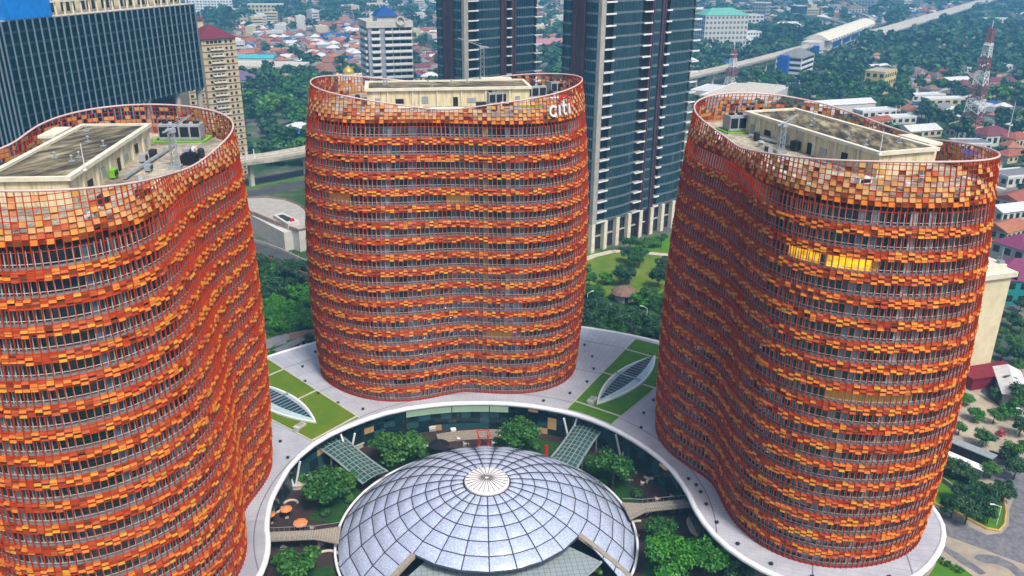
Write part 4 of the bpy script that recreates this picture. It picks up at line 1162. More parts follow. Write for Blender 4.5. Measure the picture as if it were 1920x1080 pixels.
def round_planter(px, py, rr, label):
    gx, gy = G(px, py, GZ+.8); r = thing('planter', label, 'planter', (gx, gy, GZ), 0, 'round dark planters in the court')
    mb = MB(); mb.lathe([(rr*.9, 0), (rr, .8), (rr*.9, .8), (rr*.88, .62), (.02, .62)], 20); mb.build('tub', 'dark', r)
    k = MB(); leaf_cloud(k, (0, 0, 1.0), (rr*.85, rr*.85, .8), int(110*rr), .3); k.build('foliage', 'leaf', r)
for px, py, rr, lab in ((700, 872, 1.6, 'round dark planter by the dome below the bushy tree'), (790, 852, 1.4, 'round dark planter between the black parasols and the bushy tree'), (960, 845, 1.5, 'round dark planter between the red frame and the red pylon'), (1005, 838, 1.3, 'round dark planter beside the red pylon'), (1130, 905, 1.5, 'round dark planter below the bushy tree by the benches'), (1195, 925, 1.6, 'round dark planter at the dome end of the footbridge'), (1260, 955, 1.7, 'round dark planter beyond the footbridge, by the paved bed'), (655, 935, 1.5, 'round dark planter between the dome and the spreading tree'), (520, 1050, 1.6, 'round dark planter below the footbridge by the white rim'), (610, 960, 1.4, 'round dark planter beside the lone orange parasol')):
    round_planter(px, py, rr, lab)
mb = MB()
for i in range(6):
    a, b = .0+1.62, 0
    mb.prism(arc(42.5-i*.55, 1.35, 1.78, 10)+arc(42.0-i*.55, 1.78, 1.35, 10), GZ+.02, GZ+.9-i*.15)
tag(mb.build('broad_steps', 'wood_deck'), 'broad curved timber steps below the lit shop front behind the dome', 'steps')

# ------------------------------------------------------------------ ground and streets
mb = MB(); mb.add([(-4400, -500, GZ-.4), (4400, -500, GZ-.4), (4400, 4400, GZ-.4), (-4400, 4400, GZ-.4)], [(0, 1, 2, 3)]); struct('ground', mb, 'ground')
def patch(name, pxs, m, h, z=GZ-.4):
    P = [G(a, b, z) for a, b in pxs]; mb = MB(); mb.prism(P, z+.004, z+h, bottom=False); return struct(name, mb, m)
def kerb(pxs, m, label, w=.35, h=.22, z=GZ-.4, closed=True):
    P = [(*G(a, b, z), z+h) for a, b in pxs]; mb = MB(); mb.tube(P, w, closed, 4); tag(mb.build('kerb', m), label, 'kerb')
patch('pavement', [(1700, 700), (1990, 690), (2020, 1200), (1560, 1200), (1720, 1000)], 'sand', .02)
patch('road', [(1752, 955), (1790, 975), (1850, 1003), (1878, 1000), (1892, 985), (1893, 955), (1905, 925), (1870, 905), (1800, 880), (1790, 872), (1930, 862), (2000, 880), (2000, 1090), (1920, 1058), (1850, 1032), (1762, 1000)], 'cobble', .05)
LAWN = [(1752, 945), (1800, 965), (1850, 992), (1872, 996), (1882, 985), (1885, 962), (1880, 930), (1850, 912), (1800, 890), (1765, 885), (1740, 905)]
patch('lawn', LAWN, 'grass', .14)
kerb(LAWN, 'yellow_kerb', 'ochre kerb round the tree-planted lawn island beside the cobbled road')
patch('lawn', [(1730, 1100), (1760, 1050), (1800, 1062), (1850, 1100)], 'grass', .10)
patch('swirl_paving', [(1768, 1022), (1800, 1040), (1832, 1062), (1850, 1075), (1838, 1078), (1800, 1055), (1766, 1030)], 'cobble', .06)
sw = [(1905, 1080), (1890, 1066), (1868, 1058), (1848, 1056), (1836, 1052), (1826, 1046), (1832, 1040), (1850, 1040), (1872, 1044), (1898, 1056), (1920, 1074), (1926, 1090)]
patch('swirl_paving', sw, 'cobble', .06)
patch('alley', [(1838, 735), (1862, 690), (1876, 640), (1900, 650), (1890, 700), (1872, 760)], 'asphalt', .05)
patch('service_road', [(1770, 800), (1930, 850), (1930, 868), (1770, 822)], 'sand', .05)
for i, (px, py) in enumerate(((1766, 1052), (1777, 1058), (1789, 1064), (1801, 1071), (1758, 1047))):
    ptree(px, py, 'bush', .5, 'clipped round shrub in the row edging the small lawn by the swirl paving', 'clipped shrubs edging the small lawn', GZ-.3, 1., name='shrub', cat='shrub')
# trees on the right hand side
RT = [(1788, 950, 'dark', .62), (1815, 958, 'dark', .70), (1845, 945, 'dark', .66), (1868, 925, 'dark', .66), (1830, 918, 'dark', .55), (1800, 925, 'dark', .5), (1885, 920, 'dark', .55), (1855, 965, 'dark', .45)]
for i, (px, py, k, s) in enumerate(RT):
    lab = ['dark leafy tree at the near end of the lawn island', 'dark tree second along the lawn island kerb', 'dark tree in the middle of the lawn island', 'dark tree at the far end of the lawn island by the cobbles', 'dark tree at the back of the lawn island, next to the footway', 'low dark tree beside the hedge on the lawn island', 'outermost dark tree overhanging the cobbles', 'low dark tree by the curved tip of the lawn island'][i]
    ptree(px, py, k, s, lab, 'trees on the lawn island')
mb = MB(); a, b = G(1765, 885, GZ), G(1850, 915, GZ)
d = unitv(a, b)
for i in range(14):
    q = np.array(a)+(np.array(b)-np.array(a))*i/13; leaf_cloud(mb, (q[0], q[1], GZ+.4), (.9, .9, .7), 60, .25)
tag(mb.build('hedge', 'leaf_dark'), 'long dark hedge along the back of the lawn island', 'hedge')
for px, py, k, s, lab in ((1795, 880, 'dark', .55, 'dark tree between the white awning and the hedge'), (1820, 893, 'dark', .5, 'dark tree at the end of the white awning'), (1778, 868, 'near', .5, 'tree tight against the tower, under the white awning'),
                          (1845, 820, 'near', .62, 'round street tree on the sand by the dark container wall'), (1800, 800, 'near', .55, 'leafy tree against the tower edge above the container wall'), (1905, 845, 'near', .75, 'broad tree at the photo edge above the road'), (1890, 855, 'dark', .5, 'darker tree tucked beside the broad one at the photo edge'),
                          (1815, 748, 'bright', .42, 'bright tree against the maroon step of the cream slab block'), (1890, 770, 'bright', .5, 'bright tree beside the pale sheet-metal roof'), (1915, 740, 'dark', .9, 'large dark tree at the photo edge over the pale sheet-metal roof'),
                          (1900, 645, 'near', .7, 'tree in front of the teal walled house'), (1880, 620, 'near', .6, 'tree between the cream slab block and the teal walled house'), (1915, 610, 'near', .7, 'tree at the photo edge below the teal walled house'), (1912, 670, 'dark', .7, 'dark tree along the alley at the photo edge'), (1890, 690, 'bright', .5, 'bright low tree along the alley')):
    ptree(px, py, k, s, lab, None, GZ-.4)
for px, py, k, s in ((1880, 660, 'near', .6), (1905, 690, 'near', .65), (1895, 720, 'dark', .6), (1870, 740, 'dark', .45), (1910, 765, 'near', .7), (1865, 780, 'near', .5), (1915, 800, 'dark', .6), (1830, 775, 'bright', .45), (1905, 880, 'dark', .6), (1860, 880, 'near', .55), (1900, 600, 'dark', .6), (1875, 590, 'dark', .5), (1915, 570, 'dark', .6), (1885, 540, 'near', .5), (1862, 640, 'near', .5)):
    lab = {'near': 'mid green', 'dark': 'dark green', 'bright': 'light green'}[k]+' garden tree among the alley houses at the photo edge'
    ptree(px, py, k, s, lab, lab.replace(' tree', ' trees'), GZ-.4)
ptree(1874, 815, 'red', .8, 'small red-leaved shrub on the sand beside the street tree', name='shrub', cat='shrub', hz=1.5)
# lamp, boards and sheds on that side
def street_lamp(px, py, h, label, arm=1.6, az=2.6):
    gx, gy = G(px, py, GZ-.4); r = thing('street_lamp', label, 'street lamp', (gx, gy, GZ-.4), az)
    mb = MB(); mb.bar((0, 0, 0), (0, 0, h), .13, r2=.08); mb.bar((0, 0, h), (arm, 0, h+.5), .07); mb.build('pole', 'white', r)
    mb = MB(); mb.box((arm+.4, 0, h+.5), (1.0, .34, .16)); mb.build('lamp_head', 'white', r)
street_lamp(1210, 628, 9.6, 'tall white street lamp standing among the trees below the park')
street_lamp(1100, 590, 8., 'white street lamp at the roadside against the middle tower', 1.6, .4)
street_lamp(1868, 985, 5., 'white street lamp at the curved tip of the lawn island', 1.6, 2.9)
street_lamp(1907, 812, 7., 'thin street lamp on the sand at the photo edge', 1., 2.9)
def simple_box(name, px, py, z, d, rz, m, label, cat, group=None, extra=None, roofm=None, over=.3):
    gx, gy = G(px, py, z); r = thing(name, label, cat, (gx, gy, GZ-.4), rz, group)
    mb = MB(); mb.box((0, 0, d[2]/2), d); mb.build('wall', m, r)
    mb = MB(); mb.box((0, 0, d[2]+.1), (d[0]+over*2, d[1]+over*2, .24)); mb.build('roof', roofm or m, r)
    if extra: extra(r)
    return r
wa = (lambda a, b: math.atan2(b[1]-a[1], b[0]-a[0]))(G(1790, 842), G(1862, 872))
def cols(r):
    mb = MB()
    for i in range(9): mb.box((-5.2+i*1.3, -1.35, 1.2), (.12, .12, 2.4))
    mb.build('ribs', 'black', r)
simple_box('container_wall', 1815, 853, GZ, (11.5, 2.4, 2.6), wa, 'dark', 'long dark container-like hut on the sand by the round street tree', 'hut', extra=cols, roofm='steel')
def legs(r):
    mb = MB()
    for i in range(5): mb.bar((-5+i*2.5, -1., 0), (-5+i*2.5, -1., 2.4), .07)
    mb.build('posts', 'steel', r)
gx, gy = G(1806, 862, GZ+2.4); r = thing('awning', 'long white awning roof beside the dark hut', 'awning', (gx, gy, GZ-.4), wa)
mb = MB(); mb.box((0, 0, 2.7), (10.5, 2.2, .18), 0, 0, .12); mb.build('cover', 'white', r); legs(r)
# low walls and kerbs of the service court beside the street
for pxs, m, lab, w in (([(1768, 902), (1800, 925), (1795, 945)], 'wall_grey', 'low grey wall stub between the tower and the lawn island', .3), ([(1770, 990), (1742, 960)], 'concrete', 'short kerb between the podium rim and the cobbles', .3), ([(1855, 850), (1920, 872)], 'brown_wall', 'brown boundary wall along the footway at the photo edge', .35)):
    if m == 'brown_wall': M['brown_wall'] = mat('brown_render', (.26, .12, .06), (.2, .09, .05), .5, .85)
    P = [(*G(a, b, GZ), GZ+.3) for a, b in pxs]; mb = MB()
    for a, b in zip(P[:-1], P[1:]):
        mid = [(a[i]+b[i])/2 for i in range(2)]; mb.box((mid[0], mid[1], GZ+.25), (math.hypot(b[0]-a[0], b[1]-a[1])+.2, w, 1.3), math.atan2(b[1]-a[1], b[0]-a[0]))
    tag(mb.build('low_wall', m), lab, 'wall')

# ------------------------------------------------------------------ buildings
def extrude_block(P, z0, z1):
    mb = MB(); mb.prism(P, z0, z1); return mb

def hip_roof(mb, L, W, z, h, over=.5, mi=0):
    a, b = L/2+over, W/2+over; k = max(a-b, 0.)
    vs = [(-a, -b, z), (a, -b, z), (a, b, z), (-a, b, z), (-k, 0, z+h), (k, 0, z+h)]
    mb.add(vs, [(0, 1, 5, 4), (1, 2, 5), (2, 3, 4, 5), (3, 0, 4), (3, 2, 1, 0)], mi)
def gable_roof(mb, L, W, z, h, over=.5, mi=0):
    a, b = L/2+over, W/2+over
    vs = [(-a, -b, z), (a, -b, z), (a, b, z), (-a, b, z), (-a, 0, z+h), (a, 0, z+h)]
    mb.add(vs, [(0, 1, 5, 4), (1, 2, 5), (2, 3, 4, 5), (3, 0, 4), (3, 2, 1, 0)], mi)

def block(name, px, py, L, W, H, rz, wall, label, cat, floors=0, bays=6, roof=None, roofkind='flat', win='glassdark', zpick=GZ, xy=None, strip=False, parapet='white', group=None, sill=True):
    gx, gy = xy or G(px, py, zpick)
    r = thing(name, label, cat, (gx, gy, GZ-.4), rz, group)
    mb = MB(); mb.box((0, 0, H/2), (L, W, H)); mb.build('wall', wall, r)
    for f in range(floors):
        fh = H/floors; z = fh*(f+.56); mb = MB()
        for s, ln, ax in ((-1, L, 0), (1, L, 0), (-1, W, 1), (1, W, 1)):
            n = max(2, round(bays*ln/L))
            if strip: n = 1
            for i in range(n):
                u = (i+.5)*ln/n-ln/2; wd = ln/n*(.94 if strip else .56)
                if ax == 0: mb.box((u, s*(W/2+.03), z), (wd, .12, fh*.48))
                else: mb.box((s*(L/2+.03), u, z), (.12, wd, fh*.48))
        mb.build('glazing_row', win, r)
    mb = MB()
    if roofkind == 'hip': hip_roof(mb, L, W, H+.02, min(L, W)*.26)
    elif roofkind == 'gable': gable_roof(mb, L, W, H+.02, min(L, W)*.22)
    else:
        mb.box((0, 0, H+.15), (L-.5, W-.5, .26))
    mb.build('roof', roof or 'concrete', r)
    if roofkind == 'flat':
        mb = MB()
        for s in (-1, 1): mb.box((0, s*(W/2-.1), H+.45), (L+.3, .35, .9)); mb.box((s*(L/2-.1), 0, H+.45), (.35, W-.55, .9))
        mb.build('parapet', parapet, r)
    return r

# navy glass block
P1 = np.array([-103.8, 268.8]); P0 = np.array([-148.6, 174.6]); ZG = 84.
d = unitv(P1, P0); nb = np.array([-.903, .43]); LW = np.linalg.norm(P0-P1)
office = thing('glass_office_block', 'navy glass office block with pale vertical fins, oversailing tall columns', 'office block')
mb = MB(); mb.prism([tuple(P1), tuple(P0), tuple(P0+nb*45), tuple(P1+nb*45)], 47., ZG)
mb.build('glass_box', 'office_glass', office)
mb = MB(); q1 = P1+d*38+nb*3; mb.prism([tuple(q1), tuple(P0+nb*.4), tuple(P0+nb*44), tuple(q1+nb*41)], GZ, 46.99); mb.build('lower_storeys', 'office_glass', office)
mb = MB(); q2 = P1+d*4+nb*12; mb.prism([tuple(q2), tuple(q1+nb*9), tuple(q1+nb*30), tuple(q2+nb*30)], GZ, 46.98); mb.build('recessed_storeys', 'dark', office)
W1 = P0+np.array([-.25, -.97])*70
mb = MB(); mb.prism([tuple(P0-d*.0+np.array([-.02, 0])), tuple(W1), tuple(W1+np.array([-40., -8])), tuple(P0+np.array([-40., 3.]))], GZ, ZG-.6); mb.build('wing', 'office_glass', office)
fr = -np.array([nb[0], nb[1]])
for (A, B, n, zb, zt, out) in ((P1, P0, 31, 47, ZG+.4, fr), (P1+d*38, P0, 19, GZ, 47, fr*1.), (P0, W1, 30, GZ, ZG, np.array([.97, -.25]))):
    mb = MB()
    for i in range(n+1):
        q = A+(B-A)*i/n+out*.25; mb.box((q[0], q[1], (zb+zt)/2), (.5, .36, zt-zb), math.atan2(out[1], out[0]))
    mb.build('vertical_fins', 'office_mull', office)
for f in range(9):
    z = 47+ (ZG-47)*f/9.
    mb = MB(); a, b = P1+fr*.06, P0+fr*.06
    mb.prism([tuple(a), tuple(b), tuple(b-fr*.04), tuple(a-fr*.04)], z+.02, z+.9); mb.build('floor_band', 'office_band', office)
M_ = mat
for t in (1.5, 17., 36.):
    q = P1+d*t+nb*2.2; mb = MB(); mb.bar((*q, GZ), (*q, 47.), 1.3, n=12); mb.build('column', 'concrete', office)
mb = MB(); a, b = P1, P0
mb.prism([tuple(a+nb*1.), tuple(b+nb*1.), tuple(b+nb*44), tuple(a+nb*44)], ZG, ZG+.3); mb.build('roof_deck', 'concrete_pale', office)
mb = MB()
for i in range(26):
    q = P1+(P0-P1)*i/25+nb*4; mb.box((q[0], q[1], ZG+2.6), (.5, .5, 4.6))
mid = (P1+P0)/2+nb*4; mb.box((mid[0], mid[1], ZG+5.1), (LW, 1.2, .6), math.atan2(d[1], d[0]))
mb.build('roof_frame', 'cream_par', office)
mb = MB(); mid = (P1+P0)/2+nb*9; mb.box((mid[0], mid[1], ZG+3.2), (LW-4, 5, 5.8), math.atan2(d[1], d[0])); mb.build('roof_plant', 'cream', office)
mb = MB()
for i in range(40):
    if i % 4 == 3: continue
    q = P1+(P0-P1)*(i+.5)/40+nb*6.45; mb.box((q[0], q[1], ZG+3.3), (1.7, .14, 4.2), math.atan2(d[1], d[0]))
mb.build('dark_gap_row', 'dark', office)  # shade of the colonnade gaps, painted as dark slabs on the plant wall
def along(px):
    return min((abs(survey(*(P1+d*t-nb*.5), ZG+2)[0]-px), t) for t in np.linspace(0, 125, 500))[1]
a, b = P1+d*along(99)+nb*1.6, P1+d*along(13)+nb*1.6; gx, gy = (a[0]+b[0])/2, (a[1]+b[1])/2
mb = MB(); a_ = math.atan2(d[1], d[0])
mb.box((gx, gy, ZG+4.9), (math.hypot(a[0]-b[0], a[1]-b[1]), 2.6, 9.), a_)
for i in range(7):
    q = np.array(a)+(np.array(b)-np.array(a))*i/6+fr*1.35; mb.bar((*q, ZG+.4), (*q, ZG+9.4), .12)
tag(mb.build('sheeted_structure', 'blue_tarp'), 'bright blue sheeted structure on the roof of the navy glass block', 'sheeted structure')

# beige flats with maroon roofs
p0, p1 = np.array(G(345, 76, 64)), np.array(G(441, 70, 64))
d2 = unitv(p0, p1); n2 = np.array([-d2[1], d2[0]]); LB = np.linalg.norm(p1-p0)
fl = thing('apartment_block', 'tall beige flats with banded floors and maroon hipped roofs', 'apartment block', (*p0, GZ-.4), math.atan2(d2[1], d2[0]))
H = 64.-GZ+.4; LB2 = LB*.62
mb = MB(); mb.box((LB*.66, 11, H/2), (LB*.68, 22, H)); mb.box((LB*.16, 13, H/2), (LB*.32, 20, H)); mb.build('wall', 'wall_cream', fl)
NFb = 22
for f in range(NFb):
    z = H*(f+.5)/NFb; mb = MB(); fh = H/NFb
    for u, w in ((.44, .05), (.52, .06), (.60, .06), (.68, .06), (.80, .045), (.90, .045)): mb.box((LB*u, -.03, z), (LB*w, .1, fh*.42))
    for u, w in ((.06, .06), (.2, .06), (.27, .03)): mb.box((LB*u, 2.97, z), (LB*w, .1, fh*.42))
    for u in range(5): mb.box((LB+.03, 2.5+u*4.2, z), (.1, 1.5, fh*.42))
    mb.build('glazing_row', 'glassdark', fl)
    mb = MB(); mb.box((LB*.66, -.06, z-fh*.42), (LB*.68+.2, .3, .35)); mb.box((LB*.17, 2.9, z-fh*.42), (LB*.30, .3, .35)); mb.box((LB+.06, 11, z-fh*.42), (.3, 22, .35)); mb.build('floor_band', 'roof_brown', fl)
    if 0 < f < NFb-1:
        mb = MB(); mb.box((LB*.60, -.55, z-fh*.12), (LB*.26, .9, fh*.24)); mb.build('balcony', 'cream_par', fl)
r_ = MB(); hip_roof(r_, LB*.70, 22, 0, 6.5, 1.0); o = r_.build('roof', 'red_tile', fl); o.location = (LB*.66, 11, H+.02)
r_ = MB(); hip_roof(r_, LB*.3, 16, 0, 5.5, .6); o = r_.build('roof', 'red_tile', fl); o.location = (LB*.15, 14, H+.03)
r_ = MB(); r_.box((LB*.4, 21, H+4), (LB*.5, 8, 8.)); r_.build('lift_tower', 'wall_cream', fl)
r_ = MB(); hip_roof(r_, LB*.5, 8, 0, 3.4, .6); o = r_.build('roof', 'red_tile', fl); o.location = (LB*.4, 21, H+8.02)

# blue-capped white flats
p0, p1 = np.array(G(689, 52, 66)), np.array(G(772, 50, 66)); pl = np.array(G(672, 46, 66))
d2 = unitv(p0, p1); LB = np.linalg.norm(p1-p0); H = 66-GZ+.4
fl = thing('apartment_block', 'white balconied flats with a blue pyramid roof', 'apartment block', (*p0, GZ-.4), math.atan2(d2[1], d2[0]))
DB = 24.
mb = MB(); mb.box((LB/2, DB/2, H/2), (LB, DB, H)); mb.build('wall', 'flat_blue_wall', fl)
NFw = 21
for f in range(NFw):
    fh = H/NFw; z = fh*f+fh*.5; mb = MB()
    for u, w in ((.17, .16), (.46, .15), (.64, .14), (.79, .12), (.92, .12)): mb.box((LB*u, -.03, z+.5), (LB*w, .1, fh*.5))
    for u in (4, 10, 16): mb.box((-.03, u, z+.5), (.1, 3., fh*.5))
    mb.build('glazing_row', 'glassdark', fl)
    mb = MB()
    for u, w in ((.17, .20), (.46, .17), (.64, .17), (.79, .13), (.92, .14)): mb.box((LB*u, -.7, z-fh*.22), (LB*w, 1.3, fh*.36))
    for u in (4, 10, 16): mb.box((-.7, u, z-fh*.22), (1.3, 4.2, fh*.36))
    mb.build('balcony', 'white', fl)
mb = MB()
mb.box((LB/2, 0, H+1.6), (LB+1.4, 1.0, 3.6)); mb.box((LB/2, DB, H+1.6), (LB+1.4, 1.0, 3.6)); mb.box((0, DB/2, H+1.6), (1, DB-1., 3.6)); mb.box((LB, DB/2, H+1.6), (1, DB-1., 3.6))
mb.build('parapet', 'wall_white', fl)
mb = MB(); mb.box((LB*.5, DB*.5, H+2.8), (LB*.46, DB*.5, 5.2)); mb.build('roof_house', 'wall_white', fl)
mb = MB(); hip_roof(mb, LB*.46, DB*.5, 0, 6.2, .8); o = mb.build('pyramid_roof', 'roof_blue', fl); o.location = (LB*.5, DB*.5, H+5.42)
mb = MB(); mb.lathe([(2.6, 0), (2.6, 1.2), (1.9, 1.2), (1.9, .01)], 16); o = mb.build('arch_ornament', 'wall_white', fl); o.rotation_euler = (PI/2, 0, 0); o.location = (LB*.74, -.3, H+3.4)

# two dark glass residential towers
def residence(Fc, dr, dl, Lr, Ll, segR, segL, fh, nf, z_base, label, pillars=0):
    Fc, dr, dl = np.array(Fc), np.array(dr), np.array(dl)
    root = thing('residential_tower', label, 'residential tower')
    z_top = z_base+fh*nf
    back = Fc+dr*Lr+dl*Ll
    c = [Fc+dr*1.6+dl*1.6, Fc+dr*(Lr-1.6)+dl*1.6, back-dr*1.6-dl*1.6, Fc+dr*1.6+dl*(Ll-1.6)]
    mb = MB(); mb.prism([tuple(q) for q in c], GZ, z_top); mb.build('core', 'dark', root)
    bays = []
    pier = []; nb = 0; balc = []
    for (O, dd, L, seg, nn) in ((Fc, dr, Lr, segR, -dl), (Fc+dl*Ll, -dl, Ll, segL, -dr)):
        for (u0_, u1_, kind) in seg:
            a, b = O+dd*L*u0_, O+dd*L*u1_
            ln = np.linalg.norm(b-a); mid = (a+b)/2; rz = math.atan2(dd[1], dd[0])
            if kind == 'c':
                mb = MB(); mb.box((*(mid-nn*.3), (z_base+z_top)/2), (ln, 2.4, z_top-z_base), rz); mb.build('pier', 'concrete', root); continue
            if kind == 'p':
                mb = MB(); q = mid-nn*.9
                for j in range(3): mb.box((*(q+dd*(j-1)*ln/3.), (GZ+z_top)/2), (ln/3.*.86, 3.0-(j % 2)*.5, z_top-GZ), rz)
                mb.build('pier', 'purple', root); continue
            gl, sl = MB(), MB()
            if kind in 'gG': bays.append((gl, sl))
            glass, slab = [gl]*nf, [sl]*nf
            for f in range(nf):
                z0 = z_base+fh*f
                if kind in 'gG':
                    bow = 0.8
                    n = 8; pts = []
                    for j in range(n+1):
                        v = j/n; pts.append(a+(b-a)*v+nn*(bow*(1-(2*v-1)**2)-.3))
                    for j in range(n):
                        p, q = pts[j], pts[j+1]
                        glass[f].quads([[(*p, z0+.9), (*q, z0+.9), (*q, z0+fh), (*p, z0+fh)]], 0 if kind == 'g' else 1)
                        p2, q2 = p+nn*.12, q+nn*.12
                        glass[f].quads([[(*p2, z0), (*q2, z0), (*q2, z0+.9), (*p2, z0+.9)], [(*p2, z0+.9), (*q2, z0+.9), (*q, z0+.9), (*p, z0+.9)]], 3)
                        glass[f].box((*(p+nn*.05), z0+fh/2+.45), (.14, .2, fh-.9), rz, 2)
                else:
                    q = mid-nn*.2
                    mb = MB(); mb.box((*(q-nn*.1), z0+.16), (ln, 2.6, .3), rz, 1); mb.box((*(mid+nn*1.1), z0+.22), (ln+.2, .22, .62), rz)
                    balc.append((mb, (mid-nn*1.2, ln, rz, z0)))
    for gl, sl in bays:
        gl.build('glazing_bay', ['tower_glass', 'tower_glass2', 'office_mull_dark', 'tower_band'], root)
    for i, (mb, _) in enumerate(balc): mb.build('balcony', ['white', 'wall_grey'], root)
    if pillars:
        for i in range(pillars):
            q = Fc+dr*(1.0+i*(Lr-2)/(pillars-1)); mb = MB(); mb.box((*q, (GZ-.4+z_base-.02)/2), (2.0, 2.0, z_base-GZ+.38), math.atan2(dr[1], dr[0])); mb.build('pillar', 'cream_par', root)
        for zz_ in (-3.4, z_base-1.1):
            q = Fc+dr*Lr/2+dl*2.5; mb = MB(); mb.box((*q, zz_), (Lr-2, 3.2, .5), math.atan2(dr[1], dr[0])); mb.build('lobby_band', 'concrete', root)
    mb = MB(); mb.prism([tuple(q) for q in (Fc-dl*.4, Fc+dr*Lr, back, Fc+dl*Ll)], z_top, z_top+1.); mb.build('roof', 'concrete', root)
    return root
DR, DL = (.826, .563), (-.563, .826)
segR = [(.0, .04, 'c'), (.04, .13, 'b'), (.13, .40, 'g'), (.40, .48, 'b'), (.48, .51, 'p'), (.51, .585, 'g'), (.585, .625, 'p'), (.625, .675, 'b'), (.675, .925, 'g'), (.925, 1.0, 'b')]
segL = [(0., .28, 'G'), (.28, .62, 'p'), (.62, 1., 'G')]
residence((62.3, 177.3), DR, DL, 63., 19.5, segR, segL, 4.35, 34, 3.2, 'dark teal glass residential tower with white balconies, standing on cream pillars', 9)
residence((16.8, 256.), DR, DL, 50., 20., [(0., .05, 'c'), (.05, .17, 'b'), (.17, .46, 'g'), (.46, .53, 'p'), (.53, .59, 'b'), (.59, .66, 'p'), (.66, .90, 'G'), (.90, 1., 'b')], segL, 4.35, 34, 3.2, 'dark teal glass residential tower rising behind the sign tower, its foot hidden')

# park between them and the podium
patch('park_lawn', [(1085, 490), (1140, 474), (1262, 470), (1270, 560), (1180, 568), (1085, 540)], 'meadow', .05)
patch('lawn', [(1090, 452), (1130, 476), (1255, 440), (1262, 470), (1098, 486)], 'grass', .04)
patch('road', [(1080, 560), (1150, 574), (1245, 600), (1262, 620), (1240, 640), (1150, 606), (1080, 596)], 'asphalt', .05)
P = [G(a, b) for a, b in ((1085, 490), (1115, 478), (1150, 470), (1190, 471), (1262, 478))]
mb = MB()
for a, b in zip(P[:-1], P[1:]):
    q = unitv(a, b); nn = np.array([-q[1], q[0]])*1.6
    mb.prism([tuple(np.array(a)+nn), tuple(np.array(a)-nn), tuple(np.array(b)-nn), tuple(np.array(b)+nn)], GZ-.3, GZ-.2)
struct('park_path', mb, 'path')
gx, gy = G(1170, 560); r = thing('park_hut', 'pale round hut with a brown conical roof in the park', 'hut', (gx, gy, GZ-.4))
mb = MB(); mb.lathe([(3.4, 0), (3.4, 3.2), (0.01, 3.3)], 10); mb.build('wall', 'wall_white', r)
mb = MB(); mb.lathe([(5.0, 3.0), (4.2, 3.9), (2.2, 4.9), (.01, 5.3)], 12); mb.build('roof', 'roof_brown', r)
mb = MB(); mb.box((0, -3.36, 1.1), (1.1, .2, 2.2)); mb.build('door', 'dark', r)
PT = [(1105, 520, 'near', .9), (1120, 545, 'near', .85), (1135, 520, 'bright', .55), (1165, 518, 'dark', .8), (1180, 517, 'dark', .7), (1112, 570, 'dark', .95), (1130, 585, 'dark', 1.), (1150, 600, 'dark', .95), (1110, 605, 'dark', .95), (1135, 615, 'near', .9), (1165, 610, 'dark', .95), (1190, 590, 'dark', .9), (1205, 605, 'dark', .9), (1225, 610, 'dark', .95), (1240, 585, 'dark', .9), (1200, 560, 'bright', .7), (1218, 555, 'near', .9), (1235, 560, 'near', .8), (1235, 520, 'dark', .9), (1248, 500, 'dark', .9), (1190, 485, 'near', .8), (1200, 480, 'near', .85), (1178, 478, 'dark', .7), (1205, 455, 'near', .8), (1180, 455, 'near', .75), (1225, 452, 'bright', .6), (1240, 450, 'near', .7), (1100, 545, 'bright', .5), (1096, 505, 'near', .7), (1185, 628, 'dark', .9), (1215, 632, 'dark', .9), (1235, 628, 'dark', .95), (1160, 628, 'near', .8), (1105, 630, 'near', .7), (1125, 632, 'dark', .75)]
for i, (px, py, k, s) in enumerate(PT):
    zone = 'beside the pillars of the residential tower' if py < 490 else 'round the brown-roofed hut in the park' if py < 575 else 'in the dark belt between the park road and the podium'
    lab = {'dark': 'dark green tree ', 'near': 'mid green tree ', 'bright': 'light green tree '}[k]+zone
    ptree(px, py, k, s*1.0, lab, lab.replace('tree', 'trees', 1), GZ-.4)

# left gap: trees, roofs, plant building, elevated road
LT = [(503, 510, 'near', .95), (525, 500, 'near', .95), (548, 505, 'dark', 1.), (570, 510, 'dark', 1.), (508, 540, 'dark', 1.), (535, 530, 'dark', 1.), (560, 540, 'bright', .8), (580, 560, 'bright', .8), (515, 565, 'bright', .8), (540, 575, 'bright', .85), (500, 585, 'bright', .8), (520, 600, 'bright', .85), (548, 598, 'bright', .8), (575, 592, 'bright', .8), (540, 620, 'near', .75), (590, 600, 'bright', .8), (560, 632, 'near', .55), (512, 655, 'bright', .45), (540, 640, 'bright', .5), (585, 632, 'dark', .6), (495, 490, 'dark', .9), (588, 530, 'dark', .9), (505, 625, 'near', .6)]
for i, (px, py, k, s) in enumerate(LT):
    lab = {'dark': 'dark tree ', 'near': 'mid green tree ', 'bright': 'bright green tree '}[k]+'in the thicket '+('below the railed road' if py < 560 else 'above the small grey roofs')
    ptree(px, py, k, s, lab, lab.replace('tree', 'trees', 1), GZ-.4, 6.)
for px, py, L, W, rz, rf, lab in ((516, 640, 8, 6, .6, 'roof_grey', 'small house with a broken grey roof at the edge of the podium'), (572, 628, 9, 6.5, .2, 'roof_brown', 'small house with a pinkish brown roof beside the sign tower'), (545, 645, 12, 2.5, .9, 'roof_grey', 'long narrow shed between the two small houses')):
    block('house', px, py, L, W, 3.4, rz, 'wall_white', lab, 'house', 1, 4, rf, 'gable', zpick=GZ+3)
a = [G(x, y, 0) for x, y in ((452, 372), (500, 370), (535, 374), (562, 384), (585, 402), (592, 425), (560, 432), (520, 418), (478, 400), (455, 395))]
r = thing('plant_building', 'low white round-ended building with a flat grey roof and railed brown edge', 'building')
mb = MB(); mb.prism(a, GZ-.4, -.3, bottom=False); mb.build('wall', 'wall_white', r)
